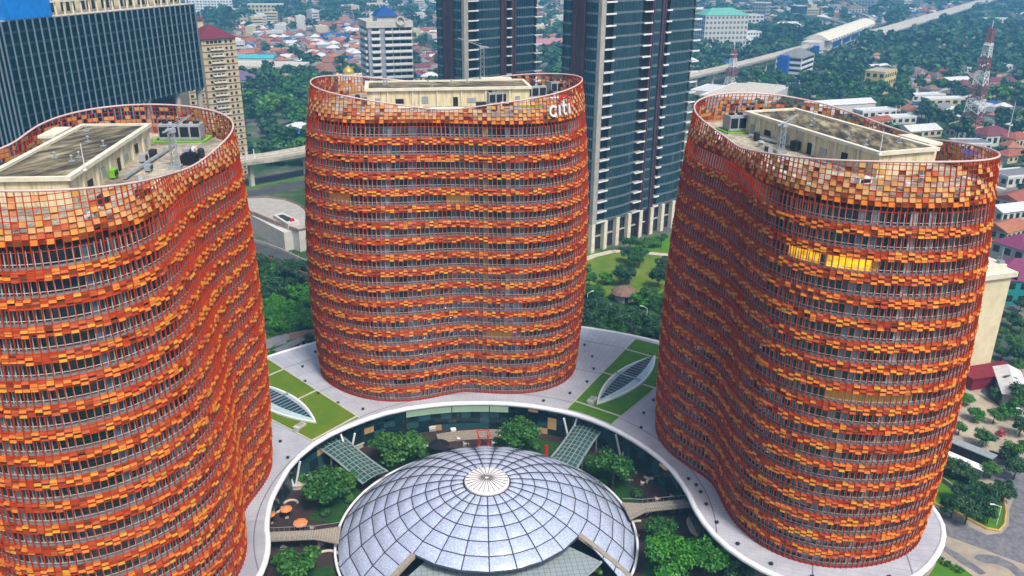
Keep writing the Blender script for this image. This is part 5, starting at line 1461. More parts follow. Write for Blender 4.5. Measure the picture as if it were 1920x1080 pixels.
mb = MB(); mb.prism(offset_poly(np.array(a[::-1]), -.8).tolist(), -.3, .05); mb.build('flat_roof', 'concrete', r)
mb = MB(); mb.tube([(x, y, .1) for x, y in a], .55, True, 4); mb.build('edge_band', 'roof_brown', r)
b = [G(x, y, -1.2) for x, y in ((468, 402), (532, 436), (572, 428), (560, 412), (520, 405))]
r2 = MB(); r2.prism(b, GZ-.4, -1.2, bottom=False); r2.build('front_hall', 'wall_white', r)
b = [G(x, y, 1.6) for x, y in ((512, 403), (540, 420), (562, 414), (530, 398))]
r2 = MB(); r2.prism(b, -1., 1.6); r2.build('roof_room', 'wall_white', r)
b = [G(x, y, 1.7) for x, y in ((520, 404), (538, 415), (552, 411), (530, 402))]
r2 = MB(); r2.prism(b, 1.6, 1.72); r2.build('roof_well', 'dark', r)
gx, gy = G(548, 414, 1.8); r2 = MB(); r2.box((gx, gy, 2.2), (1.6, 1., .9), .5); r2.box((gx, gy, 2.75), (1.3, .8, .2), .5); tag(r2.build('roof_tank', 'red'), 'small red tank on the white round-ended building', 'tank')

def ribbon(mb, pts, w, z0, z1, mi=0):
    P = np.array(pts, float); n = len(P)
    t = np.zeros_like(P); t[1:-1] = P[2:]-P[:-2]; t[0] = P[1]-P[0]; t[-1] = P[-1]-P[-2]
    t /= np.linalg.norm(t, axis=1)[:, None]; nn = np.stack([-t[:, 1], t[:, 0]], 1)*w/2
    A, B = P+nn, P-nn; vs = []
    for i in range(n): vs += [(*A[i], z0), (*B[i], z0), (*B[i], z1), (*A[i], z1)]
    f = []
    for i in range(n-1):
        f += [(4*i+k, 4*i+4+k, 4*i+4+(k+1) % 4, 4*i+(k+1) % 4) for k in range(4)]
    mb.add(vs, f+[(0, 1, 2, 3), (4*n-1, 4*n-2, 4*n-3, 4*n-4)], mi); return A, B
def spline(pts, n=12):
    P = [np.array(p, float) for p in pts]; P = [2*P[0]-P[1]]+P+[2*P[-1]-P[-2]]; out = []
    for i in range(1, len(P)-2):
        for t in np.linspace(0, 1, n, endpoint=False):
            a, b, c, e = P[i-1], P[i], P[i+1], P[i+2]
            out.append(.5*((2*b)+(-a+c)*t+(2*a-5*b+4*c-e)*t*t+(-a+3*b-3*c+e)*t**3))
    out.append(P[-2]); return np.array(out)
def viaduct(pts, w, zt, label, gap=32., m='concrete_pale', par=1.2, rail=True, pw=2.2):
    r = thing('viaduct', label, 'viaduct')
    C = spline(pts)
    mb = MB(); ribbon(mb, C, w, zt-1.6, zt-.1); mb.build('deck', m, r)
    L = np.concatenate([[0], np.cumsum(np.linalg.norm(np.diff(C, axis=0), axis=1))])
    for s in (-1, 1):
        t = np.gradient(C, axis=0); t /= np.linalg.norm(t, axis=1)[:, None]; nn = np.stack([-t[:, 1], t[:, 0]], 1)*s*(w/2-.25)
        mb = MB(); ribbon(mb, C+nn, .5, zt-1.5, zt+par); mb.build('parapet', m, r)
        if rail:
            mb = MB(); ribbon(mb, C+nn*.45, w*.16, zt-.09, zt+.12); mb.build('track_bed', 'concrete', r)
    n = min(95, int(L[-1]/gap))
    for i in range(n):
        q = np.array([np.interp((i+.5)*gap, L, C[:, 0]), np.interp((i+.5)*gap, L, C[:, 1])]); mb = MB()
        mb.box((*q, (GZ-.4+zt-2.6)/2), (pw, pw, zt-2.6-GZ+.4), .7); mb.box((*q, zt-2.1), (pw*1.3, w*.7, 1.0), math.atan2(*(np.interp((i+.5)*gap+1, L, C[:, k])-q[k] for k in (1, 0)))); mb.build('pier', 'concrete_pale', r)
    return C
V1 = viaduct([(-300, 180), (-170, 255), (-94.2, 299.1), (-64.6, 318.4), (90, 440), (248.4, 585.4), (345, 680), (450.6, 792)], 11.5, 5., 'long pale railway viaduct running behind the towers to the station')
V2 = viaduct([(450.6, 792), (560, 925), (686, 1082), (760, 1200), (800, 1330)], 9.5, 5., 'pale railway viaduct carrying on beyond the cream-roofed station')
V3 = viaduct([(380, 1420), (532, 1384), (639.6, 1330.6), (668, 1240), (668, 1150), (636, 1000)], 9., 5., 'curved pale viaduct sweeping across the hazy distance to the station')
# station
sa = math.atan2(1060-810, 672-468); sc_ = (568., 935.); SL = 330.
st = thing('railway_station', 'long railway station with a curved cream roof and blue glazed side', 'station', (*sc_, GZ-.4), sa)
mb = MB(); mb.box((0, 0, 9), (SL, 20, 18)); mb.build('wall', 'wall_white', st)
mb = MB(); n = 12
pr = [(-15+30*i/n, 18.5+6*math.sin(PI*i/n)) for i in range(n+1)]
for i in range(n):
    (a, za), (b, zb) = pr[i], pr[i+1]; mb.quads([[(-SL*.42, a, za), (SL*.5, a, za), (SL*.5, b, zb), (-SL*.42, b, zb)]])
mb.quads([[(-SL*.42, pr[i][0], 18.2), (-SL*.42, pr[i+1][0], 18.2), (-SL*.42, pr[i+1][0], pr[i+1][1]), (-SL*.42, pr[i][0], pr[i][1])] for i in range(n)])
mb.build('curved_roof', 'cream_par', st)
for i in range(18):
    mb = MB(); mb.box((-SL*.38+i*SL*.82/17, -15.2, 17.2), (6., 2., 2.2)); mb.build('roof_rib', 'white', st)
for i in range(4):
    mb = MB(); mb.box((-SL*.2+i*SL*.17, -10.1, 8.5), (SL*.14, .4, 6)); mb.build('glazing_row', 'blue', st)
for i in range(3):
    mb = MB(); mb.box((-SL*.3+i*SL*.3, -10.15, 2.3), (SL*.27, .3, 3.)); mb.build('glazing_row', 'glassdark', st)
mb = MB(); mb.box((-SL*.5-1, -5, 7.), (3, 12, 15)); mb.build('end_panel', 'blue', st)

# roads of the left gap and the elevated road
def road(name, a, b, w, m='asphalt', h=.06):
    mb = MB(); ribbon(mb, [a, b], w, GZ-.39, GZ-.4+h); return struct(name, mb, m)
road('highway', (-160, 262), (30, 395), 11.)
road('highway', (-170, 230), (20, 362), 11.)
road('road_verge', (-165, 247), (25, 379), 3.2, 'grass', .25)
C = [(-110., 212.), (-73, 181), (-50, 153.5), (-10, 118)]
r = thing('elevated_road', 'grey elevated road with dark railings crossing above the thicket', 'elevated road')
mb = MB(); ribbon(mb, spline(C), 9., -4.2, -3.2); mb.build('deck', 'asphalt', r)
for s in (-1, 1):
    P = spline(C); t = np.gradient(P, axis=0); t /= np.linalg.norm(t, axis=1)[:, None]; nn = np.stack([-t[:, 1], t[:, 0]], 1)*s*4.3
    mb = MB(); ribbon(mb, P+nn, .35, -3.2, -2.0)
    for q in P[::2]+nn[::2]: mb.box((*q, -1.6), (.2, .2, 1.0))
    mb.build('railing', 'concrete' if s > 0 else 'roof_brown', r)
for q in ((-95, 200), (-73, 181), (-50, 153.5), (-30, 136)):
    mb = MB(); mb.box((*q, -6.8), (1.6, 5, 5.2), -.75); mb.build('pier', 'concrete', r)
# distant highway
viaduct([(640, 975), (768, 1112), (1079, 1445), (1500, 1900)], 30., 2., 'broad grey toll road on low piers running far into the haze', 60., 'concrete_pale', .9, False, 3.)
mb = MB(); ribbon(mb, spline([(672, 935), (800, 1070), (1110, 1400), (1530, 1860)]), 12., GZ-.39, GZ-.32); struct('highway', mb, 'asphalt')

# masts
def mast(xy, w0, w1, h, n, label, z=GZ-.4, r_=.35):
    r = thing('lattice_mast', label, 'lattice mast', (*xy, z), .5)
    for i in range(n):
        a, b = h*i/n, h*(i+1)/n; wa_, wb = w0+(w1-w0)*(i/n)**.8, w0+(w1-w0)*((i+1)/n)**.8
        mb = MB(); k = 2
        for j in range(k):
            u0_, u1_ = j/k, (j+1)/k; x0, x1 = (wa_+(wb-wa_)*u0_)/2, (wa_+(wb-wa_)*u1_)/2; z0, z1 = a+(b-a)*u0_, a+(b-a)*u1_
            c0 = [(-x0, -x0, z0), (x0, -x0, z0), (x0, x0, z0), (-x0, x0, z0)]; c1 = [(-x1, -x1, z1), (x1, -x1, z1), (x1, x1, z1), (-x1, x1, z1)]
            for q in range(4):
                mb.bar(c0[q], c1[q], r_, n=4); mb.bar(c0[q], c1[(q+1) % 4], r_*.6, n=4); mb.bar(c0[(q+1) % 4], c1[q], r_*.6, n=4); mb.bar(c1[q], c1[(q+1) % 4], r_*.6, n=4)
        mb.build('mast_section', 'white' if i % 2 == 0 else 'mast_red', r)
    mb = MB(); mb.box((0, 0, h*.86), (w1*3, w1*1.2, .6)); mb.bar((0, 0, h), (0, 0, h+5), .25); mb.build('antenna_platform', 'white', r)
mast((368, 372), 12.5, 2.6, 72., 8, 'tall red and white lattice mast rising beside the maroon-roofed houses', r_=.33)
mast((293.7, 613), 9., 2.5, 33., 4, 'small red and white lattice mast in front of the railway viaduct', r_=.42)
for xy, h, lab in (((376.9, 346.9), 29., 'thin leaning-looking white pole beside the tall lattice mast'),):
    mb = MB(); mb.bar((*xy, GZ-.4), (*xy, GZ+h), .3, r2=.18, n=6); mb.box((*xy, GZ), (1.6, 1.6, .8)); tag(mb.build('pole', 'white'), 'thin white pole on a broad foot beside the tall lattice mast', 'pole')
for px, py, h, lab in ((463, 300, 6, 'white post at the near end of the viaduct piece beside the beige flats'), (477, 297, 5, 'second white post on the viaduct piece beside the beige flats')):
    gx, gy = G(px, py, 5.); mb = MB(); mb.bar((gx, gy, 5.), (gx, gy, 5+h), .28); mb.box((gx, gy, 5.3), (.9, .9, .6)); tag(mb.build('post', 'white'), lab, 'post')

# named far buildings
B_ = block
B_('office_building', 1347, 92, 58, 30, 42, .12, 'wall_white', 'white and blue office with a sea-green roof, behind the small lattice mast', 'office', 7, 11, 'green_roof', 'hip', strip=False, win='tower_band')
B_('office_building', 1486, 150, 44, 24, 24, .86, 'white', 'white banded low office with a blue end stair below the station', 'office', 5, 5, 'roof_grey', 'hip', strip=True, win='glassdark')
gx, gy = G(1468, 157); mb = MB(); mb.box((gx-3, gy-2, GZ+12.5), (9, 9, 25), .86); mb.box((gx-3, gy-2, GZ+25.5), (7, 7, 1.5), .86); tag(mb.build('stair_tower', 'blue'), 'plain blue stair tower at the end of the white banded office', 'stair tower')
B_('apartment_block', 1646, 172, 30, 17, 19, .72, 'yellow_wall', 'pale yellow three-storey block with dark windows among the trees', 'apartment block', 3, 5, 'concrete', 'flat', parapet='yellow_wall')
B_('office_slab', 1872, 52, 74, 14, 15, -.05, 'wall_white', 'long white slab building floating above the far trees', 'building', 2, 12, 'concrete')
B_('warehouse', 1400, 172, 90, 46, 9, .86, 'wall_white', 'broad pale flat-roofed depot just behind the curved rim', 'warehouse', 0, 6, 'concrete_pale', 'flat', zpick=GZ+8)
B_('warehouse', 1330, 165, 40, 18, 8, .86, 'wall_white', 'white depot beside the foot of the railway viaduct', 'warehouse', 0, 6, 'roof_white', 'flat', zpick=GZ+8)
B_('warehouse', 1570, 195, 62, 14, 7, .2, 'wall_white', 'long white-roofed shed along the wood behind the rim', 'warehouse', 0, 6, 'roof_white', 'gable', zpick=GZ+6)
B_('warehouse', 498, 120, 78, 34, 8, -.2, 'wall_cream', 'broad pale market hall roof beside the beige flats', 'warehouse', 0, 6, 'concrete_pale', 'flat', zpick=GZ+8)
B_('warehouse', 470, 107, 50, 14, 7, -.12, 'wall_white', 'hall with a bright turquoise roof behind the pale market hall', 'warehouse', 0, 6, 'turq', 'gable', zpick=GZ+7) if M.__setitem__('turq', mat('turquoise_roof', (.06, .42, .50), (.05, .36, .44), .5, .6)) is None else 0
B_('house', 447, 148, 34, 26, 8, .3, 'wall_grey', 'large purple-roofed house beside the beige flats', 'house', 1, 5, 'purple_roof', 'hip', zpick=GZ+7) if M.__setitem__('purple_roof', mat('purple_roof_tile', (.16, .11, .20), (.12, .08, .16), .5, .7)) is None else 0
B_('tent', 565, 250, 17, 11, 5, .1, 'wall_white', 'bright blue sheet roof among trees beside the sign tower', 'shelter', 0, 4, 'blue_tarp', 'gable', zpick=GZ+5)
B_('apartment_block', 500, 30, 60, 20, 20, .0, 'wall_cream', 'cream block with a low wing in the far haze above the red roofs', 'apartment block', 3, 9, 'concrete')
B_('apartment_block', 478, 42, 44, 20, 13, .1, 'wall_cream', 'lower cream block in front of the other one above the red roofs', 'apartment block', 2, 8, 'concrete')
B_('apartment_block', 440, 33, 22, 16, 14, .0, 'yellow_wall', 'small yellow block beside the slim white towers', 'apartment block', 2, 4, 'concrete')
for i, px in enumerate((367, 381, 396, 413, 430)):
    B_('tower_block', px, 34, 15, 15, 62, .1, 'white', 'slim white far tower block in a row beyond the maroon roofs', 'tower block', 15, 3, 'concrete', group='slim white far tower blocks')
B_('warehouse', 1020, 82, 60, 26, 8, .2, 'wall_white', 'pink-striped roof seen between the two residential towers', 'hall', 0, 6, 'pinkroof', 'gable', zpick=GZ+7) if M.__setitem__('pinkroof', mat('pink_roof_tile', (.45, .20, .22), (.36, .15, .17), .5, .7)) is None else 0
B_('building', 655, 25, 28, 14, 14, .1, 'wall_cream', 'pale block beyond the blue pyramid roof', 'building', 2, 5, 'concrete')
B_('building', 705, 22, 36, 16, 15, .1, 'wall_cream', 'pale long block directly behind the blue pyramid roof', 'building', 2, 6, 'concrete')
for i, (px, py, L, W, H, wl, rf, rk, lab) in enumerate(((1400, 55, 40, 26, 22, 'wall_white', 'concrete', 'flat', 'grey-white office beside the sea-green roof'), (1425, 45, 26, 22, 34, 'wall_grey', 'concrete', 'flat', 'taller grey block behind the office beside the sea-green roof'), (1380, 85, 44, 20, 9, 'white', 'roof_white', 'flat', 'low white block beside the sea-green roof'), (1405, 82, 24, 14, 16, 'white', 'concrete', 'flat', 'small banded white block by the viaduct'),
        (1450, 50, 40, 26, 9, 'wall_white', 'roof_brown', 'hip', 'brown-roofed hall by the curved viaduct'), (1470, 60, 46, 24, 10, 'wall_white', 'roof_white', 'gable', 'white-roofed hall by the curved viaduct'), (1495, 40, 20, 20, 26, 'glassdark', 'concrete', 'flat', 'dark blue block beyond the station'), (1535, 45, 50, 26, 9, 'wall_white', 'roof_white', 'gable', 'pale hall beyond the station roof'),
        (1565, 28, 40, 24, 14, 'wall_white', 'roof_grey', 'hip', 'block of twin gables above the curved viaduct'), (1600, 30, 40, 24, 14, 'wall_white', 'roof_brown', 'hip', 'second block of twin gables above the curved viaduct'), (1625, 22, 36, 30, 44, 'flat_blue_wall', 'concrete', 'flat', 'blue-grey far tower block by the highway'), (1690, 20, 26, 24, 46, 'wall_white', 'concrete', 'flat', 'white far tower block by the highway'),
        (1660, 30, 30, 22, 16, 'orange_wall', 'roof_orange', 'flat', 'orange block by the highway'), (1715, 15, 30, 24, 40, 'flat_blue_wall', 'concrete', 'flat', 'blue-grey far block between the white one and the highway'), (1650, 12, 40, 30, 40, 'flat_blue_wall', 'concrete', 'flat', 'far blue-grey slab at the top of the highway'))):
    if wl == 'orange_wall' and wl not in M: M[wl] = mat('orange_render', (.50, .22, .12), (.42, .18, .10), .4, .8)
    B_('building', px, py, L, W, H, [.1, .86, .4][i % 3], wl, lab, 'building', max(1, int(H/5)), 6, rf, rk)
# mosque dome peeping over the rim
gx, gy = G(653, 131, 8.); r = thing('mosque', 'small mosque with a golden dome peeping over the tower rim', 'mosque', (gx, gy, GZ-.4), .2)
mb = MB(); mb.box((0, 0, 6.5), (22, 18, 13)); mb.build('hall', 'wall_white', r)
def dm(x, y, z, rr): 
    mb = MB(); mb.lathe([(rr*.9, 0), (rr, rr*.25), (rr*.95, rr*.55), (rr*.7, rr*.95), (rr*.3, rr*1.2), (.05, rr*1.5)], 16); o = mb.build('dome', 'gold', r, True); o.location = (x, y, z)
dm(0, 0, 14., 5.); dm(-10, -2, 12.8, 2.2); dm(8, -5, 12.8, 1.8)
mb = MB(); mb.lathe([(5.2, 12.9), (5.2, 14.)], 16); mb.build('drum', 'wall_white', r)

# cream slab block with maroon foot
q0, q1 = np.array((152.8, 56.)), np.array((158.7, 57.)); ZC = 22.6
r = thing('slab_block', 'narrow cream slab block with a maroon foot beside the near tower edge', 'block')
dd = unitv(q0, q1); nn = np.array([-dd[1], dd[0]])
a = q0-dd*14; mb = MB(); mb.prism([tuple(a), tuple(q1), tuple(q1+nn*16), tuple(a+nn*16)], GZ+3.2, ZC); mb.build('wall', 'cream', r)
mb = MB(); mb.prism([tuple(a-nn*.1), tuple(q1-nn*.1+dd*.1), tuple(q1+nn*16.1+dd*.1), tuple(a+nn*16.1)], GZ-.4, GZ+3.2); mb.build('foot', 'maroon', r) if M.__setitem__('maroon', mat('maroon_render', (.20, .012, .025), (.16, .01, .02), .5, .7)) is None else 0
mb = MB(); mb.prism([tuple(a-nn*.9), tuple(q1-nn*.9+dd*1.2), tuple(q1+nn*17+dd*1.2), tuple(a+nn*17)], ZC+.01, ZC+1.5); mb.prism([tuple(a+nn*1.5), tuple(q1+nn*1.5-dd*1), tuple(q1+nn*14-dd*1), tuple(a+nn*14)], ZC+1.5, ZC+3.2); mb.build('roof', 'cream_par', r)
mb = MB()
for k in range(2): mb.prism([tuple(q1+dd*1.3-nn*.9), tuple(q1+dd*4.5+nn*1.5), tuple(q1+dd*4.5+nn*14), tuple(q1+dd*1.3+nn*17)], ZC-1.2+k*.02, ZC+.3)
mb.build('side_roof', 'purple_roof', r)
qm = q1-dd*2+nn*3; mb = MB(); mb.bar((*qm, ZC+3.2), (*qm, ZC+8.), .18); mb.bar((qm[0]-1, qm[1], ZC+3.2), (qm[0]-1, qm[1], ZC+5.5), .12); mb.box((*qm, ZC+3.6), (1.6, 1.4, .9)); tag(mb.build('roof_antenna', 'steel'), 'small antenna on the narrow cream slab block', 'antenna')
gx, gy = q1+dd*.5+nn*(-4.6)
mb = MB(); mb.box((gx-5, gy, GZ+1.5), (17, 6, 3.8), math.atan2(dd[1], dd[0])); mb.box((gx-5, gy, GZ+3.6), (18, 7, .4), math.atan2(dd[1], dd[0])); tag(mb.build('annexe', 'maroon'), 'flat maroon annexe at the foot of the narrow cream slab block', 'annexe')
B_('house', 1902, 552, 26, 20, 9.5, -.25, 'teal_paint', 'teal walled house under a broad maroon roof at the photo edge', 'house', 2, 6, 'purple_maroon', 'hip', zpick=GZ) if M.__setitem__('purple_maroon', mat('maroon_purple_tile', (.22, .045, .12), (.17, .03, .09), .7, .7)) is None else 0
B_('house', 1912, 500, 22, 14, 11, .35, 'wall_white', 'white house with a maroon hipped roof behind the teal walled one', 'house', 2, 5, 'purple_maroon', 'hip', zpick=GZ)
B_('shed', 1897, 715, 17, 6.5, 4.2, 1.08, 'wall_grey', 'shed with a pale blue-white sheet-metal roof along the alley', 'shed', 0, 4, 'roof_white', 'gable', zpick=GZ+4)
for i, (px, py, L, W, H, rz, rf, rk, lab) in enumerate(((1858, 255, 30, 22, 9, .15, 'maroon', 'hip', 'white house with a steep maroon hipped roof beside the white pole'), (1812, 246, 28, 16, 7, .1, 'red', 'hip', 'red-roofed house at the foot of the tall lattice mast'), (1818, 270, 26, 18, 6, -.1, 'grey', 'flat', 'flat grey-roofed house in front of the red one by the mast foot'), (1722, 245, 34, 18, 6, .2, 'white', 'gable', 'white gabled hall just behind the curved rim'),
        (1760, 205, 22, 16, 8, .3, 'grey', 'gable', 'grey gabled house with a white end wall'), (1790, 208, 26, 14, 6, .1, 'white', 'gable', 'low white-roofed house by the lattice mast'), (1735, 180, 40, 12, 6, .1, 'white', 'flat', 'long white flat roof among trees'), (1770, 188, 44, 12, 7, .05, 'white', 'flat', 'longer white flat roof nearer the lattice mast'),
        (1760, 158, 30, 18, 8, .6, 'orange', 'hip', 'orange-roofed house above the long white roofs'), (1790, 152, 34, 14, 7, .2, 'white', 'gable', 'white gabled house beside the orange-roofed one'), (1840, 170, 42, 20, 8, .1, 'maroon', 'gable', 'wide maroon roof beyond the lattice mast'), (1870, 155, 36, 18, 8, .1, 'maroon', 'gable', 'second wide maroon roof farther from the mast'),
        (1640, 210, 40, 14, 7, .2, 'white', 'flat', 'white flat-roofed house below the yellow block'), (1640, 228, 30, 14, 6, .3, 'red', 'gable', 'red-roofed house on the rim line below the yellow block'), (1680, 222, 34, 13, 6, .1, 'white', 'flat', 'white low house next to the red roof on the rim line'), (1645, 130, 30, 20, 8, .3, 'white', 'gable', 'white gabled house behind the yellow block'),
        (1680, 132, 28, 18, 8, .5, 'grey', 'hip', 'grey hipped house behind the yellow block'), (1715, 135, 24, 16, 7, .2, 'brown', 'hip', 'brown hipped house beside the grey one'), (1800, 130, 26, 10, 6, .1, 'white', 'flat', 'white slab roof beside the lattice mast waist'), (1845, 128, 30, 16, 7, .5, 'white', 'gable', 'white gabled house beyond the lattice mast waist'), (1880, 125, 30, 14, 7, .2, 'white', 'flat', 'pale roofed house beyond the mast, toward the photo edge'), (1910, 145, 26, 16, 7, .3, 'white', 'gable', 'white roofed house at the photo edge'),
        (1900, 330, 30, 18, 7, .2, 'grey', 'flat', 'flat grey roofed hall at the photo edge beyond the rim'), (1905, 375, 26, 16, 7, .5, 'red', 'gable', 'house with a faded red roof at the photo edge'), (1890, 395, 24, 14, 6, .2, 'white', 'gable', 'house with a pale roof below the faded red one'), (1885, 430, 22, 15, 6, .4, 'orange', 'gable', 'house with a bright orange roof touching the tower edge'), (1912, 460, 22, 15, 6, .2, 'grey', 'gable', 'grey roofed house at the photo edge above the maroon ones'), (1905, 262, 22, 16, 8, .3, 'red', 'hip', 'red hipped house at the photo edge near the white pole'))):
    B_('house', px, py, L*.8, W*.8, H*.8, rz, ['wall_white', 'wall_cream'][i % 2], lab, 'house', 1, 5, 'roof_'+rf, rk, zpick=GZ+H*.5)

# ------------------------------------------------------------------ far city: houses and trees
def hidden(px, py):
    if 575 < px < 1100 and py > 152: return True
    if px < 378 and py < 200: return True
    if px < 500 and py > 225: return True
    if 370 < px < 445 and 40 < py < 330: return True
    if (818 < px < 1005 or 1056 < px < 1290) and py < 420: return True
    if 674 < px < 771 and 25 < py < 150: return True
    if 1290 < px < 1880 and py > 178+max(0., (px-1480)*.30) : return True
    return False
def p_house(px, py):
    if 440 < px < 690 and 42 < py < 118: return .88
    if 440 < px < 640 and py <= 42: return .45
    if 440 < px < 590 and py < 330: return .05
    if 590 <= px < 830 and py < 160: return .72
    if 1000 < px < 1062: return .75 if py < 70 else .15
    if 1300 < px < 1640 and py < 62: return .75
    if 1300 < px < 1690 and py < 260: return .07
    if px > 1640 and py < 40: return .62
    if px > 1640 and py < 132: return .10
    if px > 1640 and py < 345: return .48
    return .25
NOGO = [(spline([(-110., 212.), (-73, 181), (-50, 153.5), (-10, 118)]), 9), (np.array(V1), 17), (np.array(V2), 20), (np.array(V3), 13), (spline([(640, 975), (768, 1112), (1079, 1445), (1500, 1900)]), 26), (spline([(672, 935), (800, 1070), (1110, 1400), (1530, 1860)]), 14),
        (np.array([(-165+190*t, 247+132*t) for t in np.linspace(0, 1, 24)]), 23)]
BL = []
for o in COL.objects:
    if o.parent is None and o.get('category') in ('office', 'apartment block', 'building', 'house', 'warehouse', 'hall', 'stair tower', 'tower block', 'mosque', 'shelter', 'station', 'shed'):
        if o['category'] == 'station': continue
        ch = [c for c in o.children if c.type == 'MESH']
        rr = max([max(abs(v[0])+abs(v[1])*.3 for v in c.bound_box) for c in ch] or [8])
        BL.append((o.location[0], o.location[1], min(rr, 40)))
BLA = np.array(BL)
def free(x, y, m):
    if np.any((BLA[:, 0]-x)**2+(BLA[:, 1]-y)**2 < (BLA[:, 2]+m)**2): return False
    for P, w in NOGO:
        if np.min((P[:, 0]-x)**2+(P[:, 1]-y)**2) < (w+m)**2: return False
    for cx, cy, rr in ((-78, 225, 45), (75, 150, 62), (-140, 240, 75), (-105, 315, 30), (60, 215, 62), (25, 290, 45), (-18, 372, 30)):
        if (x-cx)**2+(y-cy)**2 < rr*rr: return False
    c_, s_ = math.cos(sa), math.sin(sa); u, v = (x-568)*c_+(y-935)*s_, -(x-568)*s_+(y-935)*c_
    if abs(u) < 175 and abs(v) < 16+m: return False
    return True
houses, trees = [], []
R = np.random.default_rng(5)
r_ = 300.
while r_ < 2350:
    st_ = 13.5 if r_ < 560 else 16. if r_ < 1100 else 18.5 if r_ < 1600 else 25.
    az0, az1 = YAW-.60, YAW+.60
    n = int((az1-az0)*r_/st_)
    for i in range(n):
        az = az0+(az1-az0)*(i+R.random())/n; rr = r_+R.random()*st_
        x, y = CAM[0]+rr*math.sin(az), CAM[1]+rr*math.cos(az)
        px, py, w = survey(x, y, GZ+4)
        if not (-60 < px < 1985 and -45 < py < 480): continue
        hid = hidden(px, py)
        if hid and R.random() < .6: continue
        q = R.random(); ph = p_house(px, py)
        clump = .5+.5*math.sin(x*.021+1.3*math.sin(y*.017))*math.sin(y*.019+x*.006)
        ph = ph*(.55+.9*clump) if ph < .7 else ph
        if q < ph:
            if free(x, y, 7): houses.append((rr, x, y, hid))
        elif q < .97 if ph < .5 else q < .95:
            if free(x, y, 2): trees.append((rr, x, y, hid))
    r_ += st_*.92
houses.sort(); trees.sort()
HC = ['red', 'orange', 'brown', 'red', 'grey', 'white', 'orange', 'brown', 'white', 'maroon', 'grey', 'blue']
def zone(px, py):
    if px < 640: return 'in the crowded quarter beyond the beige flats' if py < 118 else 'in the wood beside the beige flats'
    if px < 830: return 'round the white balconied flats'
    if px < 1070: return 'seen between the two residential towers'
    if px < 1640: return 'round the railway viaduct and station'
    return 'beyond the tall lattice mast' if py < 130 else 'round the foot of the tall lattice mast'
hw = {}
def house_mesh(kind, col, wl):
    k = (kind, col, wl)
    if k not in hw:
        a, b = MB(), MB(); a.box((0, 0, 2.1), (12, 9, 4.2))
        (hip_roof if kind == 'hip' else gable_roof)(b, 12, 9, 4.21, 2.7, .7)
        w = MB()
        for u in (-3.5, 0, 3.5):
            for s in (-1, 1): w.box((u, s*4.53, 2.2), (1.5, .1, 1.5))
        hw[k] = (a.mesh('wall', wl), b.mesh('roof', 'roof_'+col), w.mesh('glazing_row', 'glassdark'))
    return hw[k]
nh = 0; smb = MB(); SM = ['wall_white', 'wall_cream']+['roof_'+c for c in ROOFC]+['glassdark']; KC = list(ROOFC)
for rr, x, y, hid in houses:
    c = HC[R.integers(len(HC))]; kind = 'hip' if R.random() < .6 else 'gable'; wl = 'wall_white' if R.random() < .7 else 'wall_cream'
    a = R.random()*.8-.2+(PI/2 if R.random() < .5 else 0); sx, sy = .75+R.random()*.75, .8+R.random()*.6
    px, py, w = survey(x, y, GZ+4)
    if nh < 262 and not hid and 0 < px < 1920 and py > 2:
        nh += 1
        r = thing('house', '%s house with a %s %s roof %s' % ('white' if wl == 'wall_white' else 'cream', c, 'hipped' if kind == 'hip' else 'gabled', zone(px, py)), 'house', (x, y, GZ-.4), a, '%s %s roofed %s houses %s' % (c, kind, wl[5:], zone(px, py)))
        r.scale = (sx, sy, .9+.5*R.random())
        ms = house_mesh(kind, c, wl); lnk('wall', ms[0], r); lnk('roof', ms[1], r)
        if rr < 900: lnk('glazing_row', ms[2], r)
    else:
        t = MB()
        if rr > 1000 and R.random() < .10:
            hh = 8+16*R.random(); t.box((0, 0, hh/2), (16*sx, 13*sy, hh), 0, 0 if R.random() < .6 else 1); t.box((0, 0, hh+.7), (5, 4, 1.6), 0, 0)
            for fl_ in range(int(hh/4)):
                for sgn in (-1, 1): t.box((0, sgn*(6.5*sy+.05), 2.4+4*fl_), (14*sx, .1, 1.5), 0, 9)
        else:
            t.box((0, 0, 2.1), (12*sx, 9*sy, 4.2), 0, 0 if wl == 'wall_white' else 1)
            (hip_roof if kind == 'hip' else gable_roof)(t, 12*sx, 9*sy, 4.21, 3., .7, 2+KC.index(c))
        ca, sa_ = math.cos(a), math.sin(a)
        smb.v += [(x+p*ca-q*sa_, y+p*sa_+q*ca, GZ-.4+z) for p, q, z in t.v]; smb.f += [tuple(i+smb.n for i in f) for f in t.f]; smb.mi += t.mi; smb.n += t.n
if smb.n: tag(smb.build('far_houses', SM), 'mass of small far houses fading into the haze', 'houses', kind='stuff')
ntr = 0; tmb = MB()
proto = []
for k in range(8):
    q = MB(); Rk = np.random.default_rng(300+k)
    for j in range(6):
        a = 2*PI*j/6+Rk.random(); d_ = 3.2*Rk.random()
        leaf_cloud(q, (d_*math.cos(a), d_*math.sin(a), 5.2+3.*Rk.random()), (2.6, 2.6, 2.1), 12, 1.35, Rk, .5, .6)
    proto.append(np.array(q.v).reshape(-1, 4, 3))
acc = []
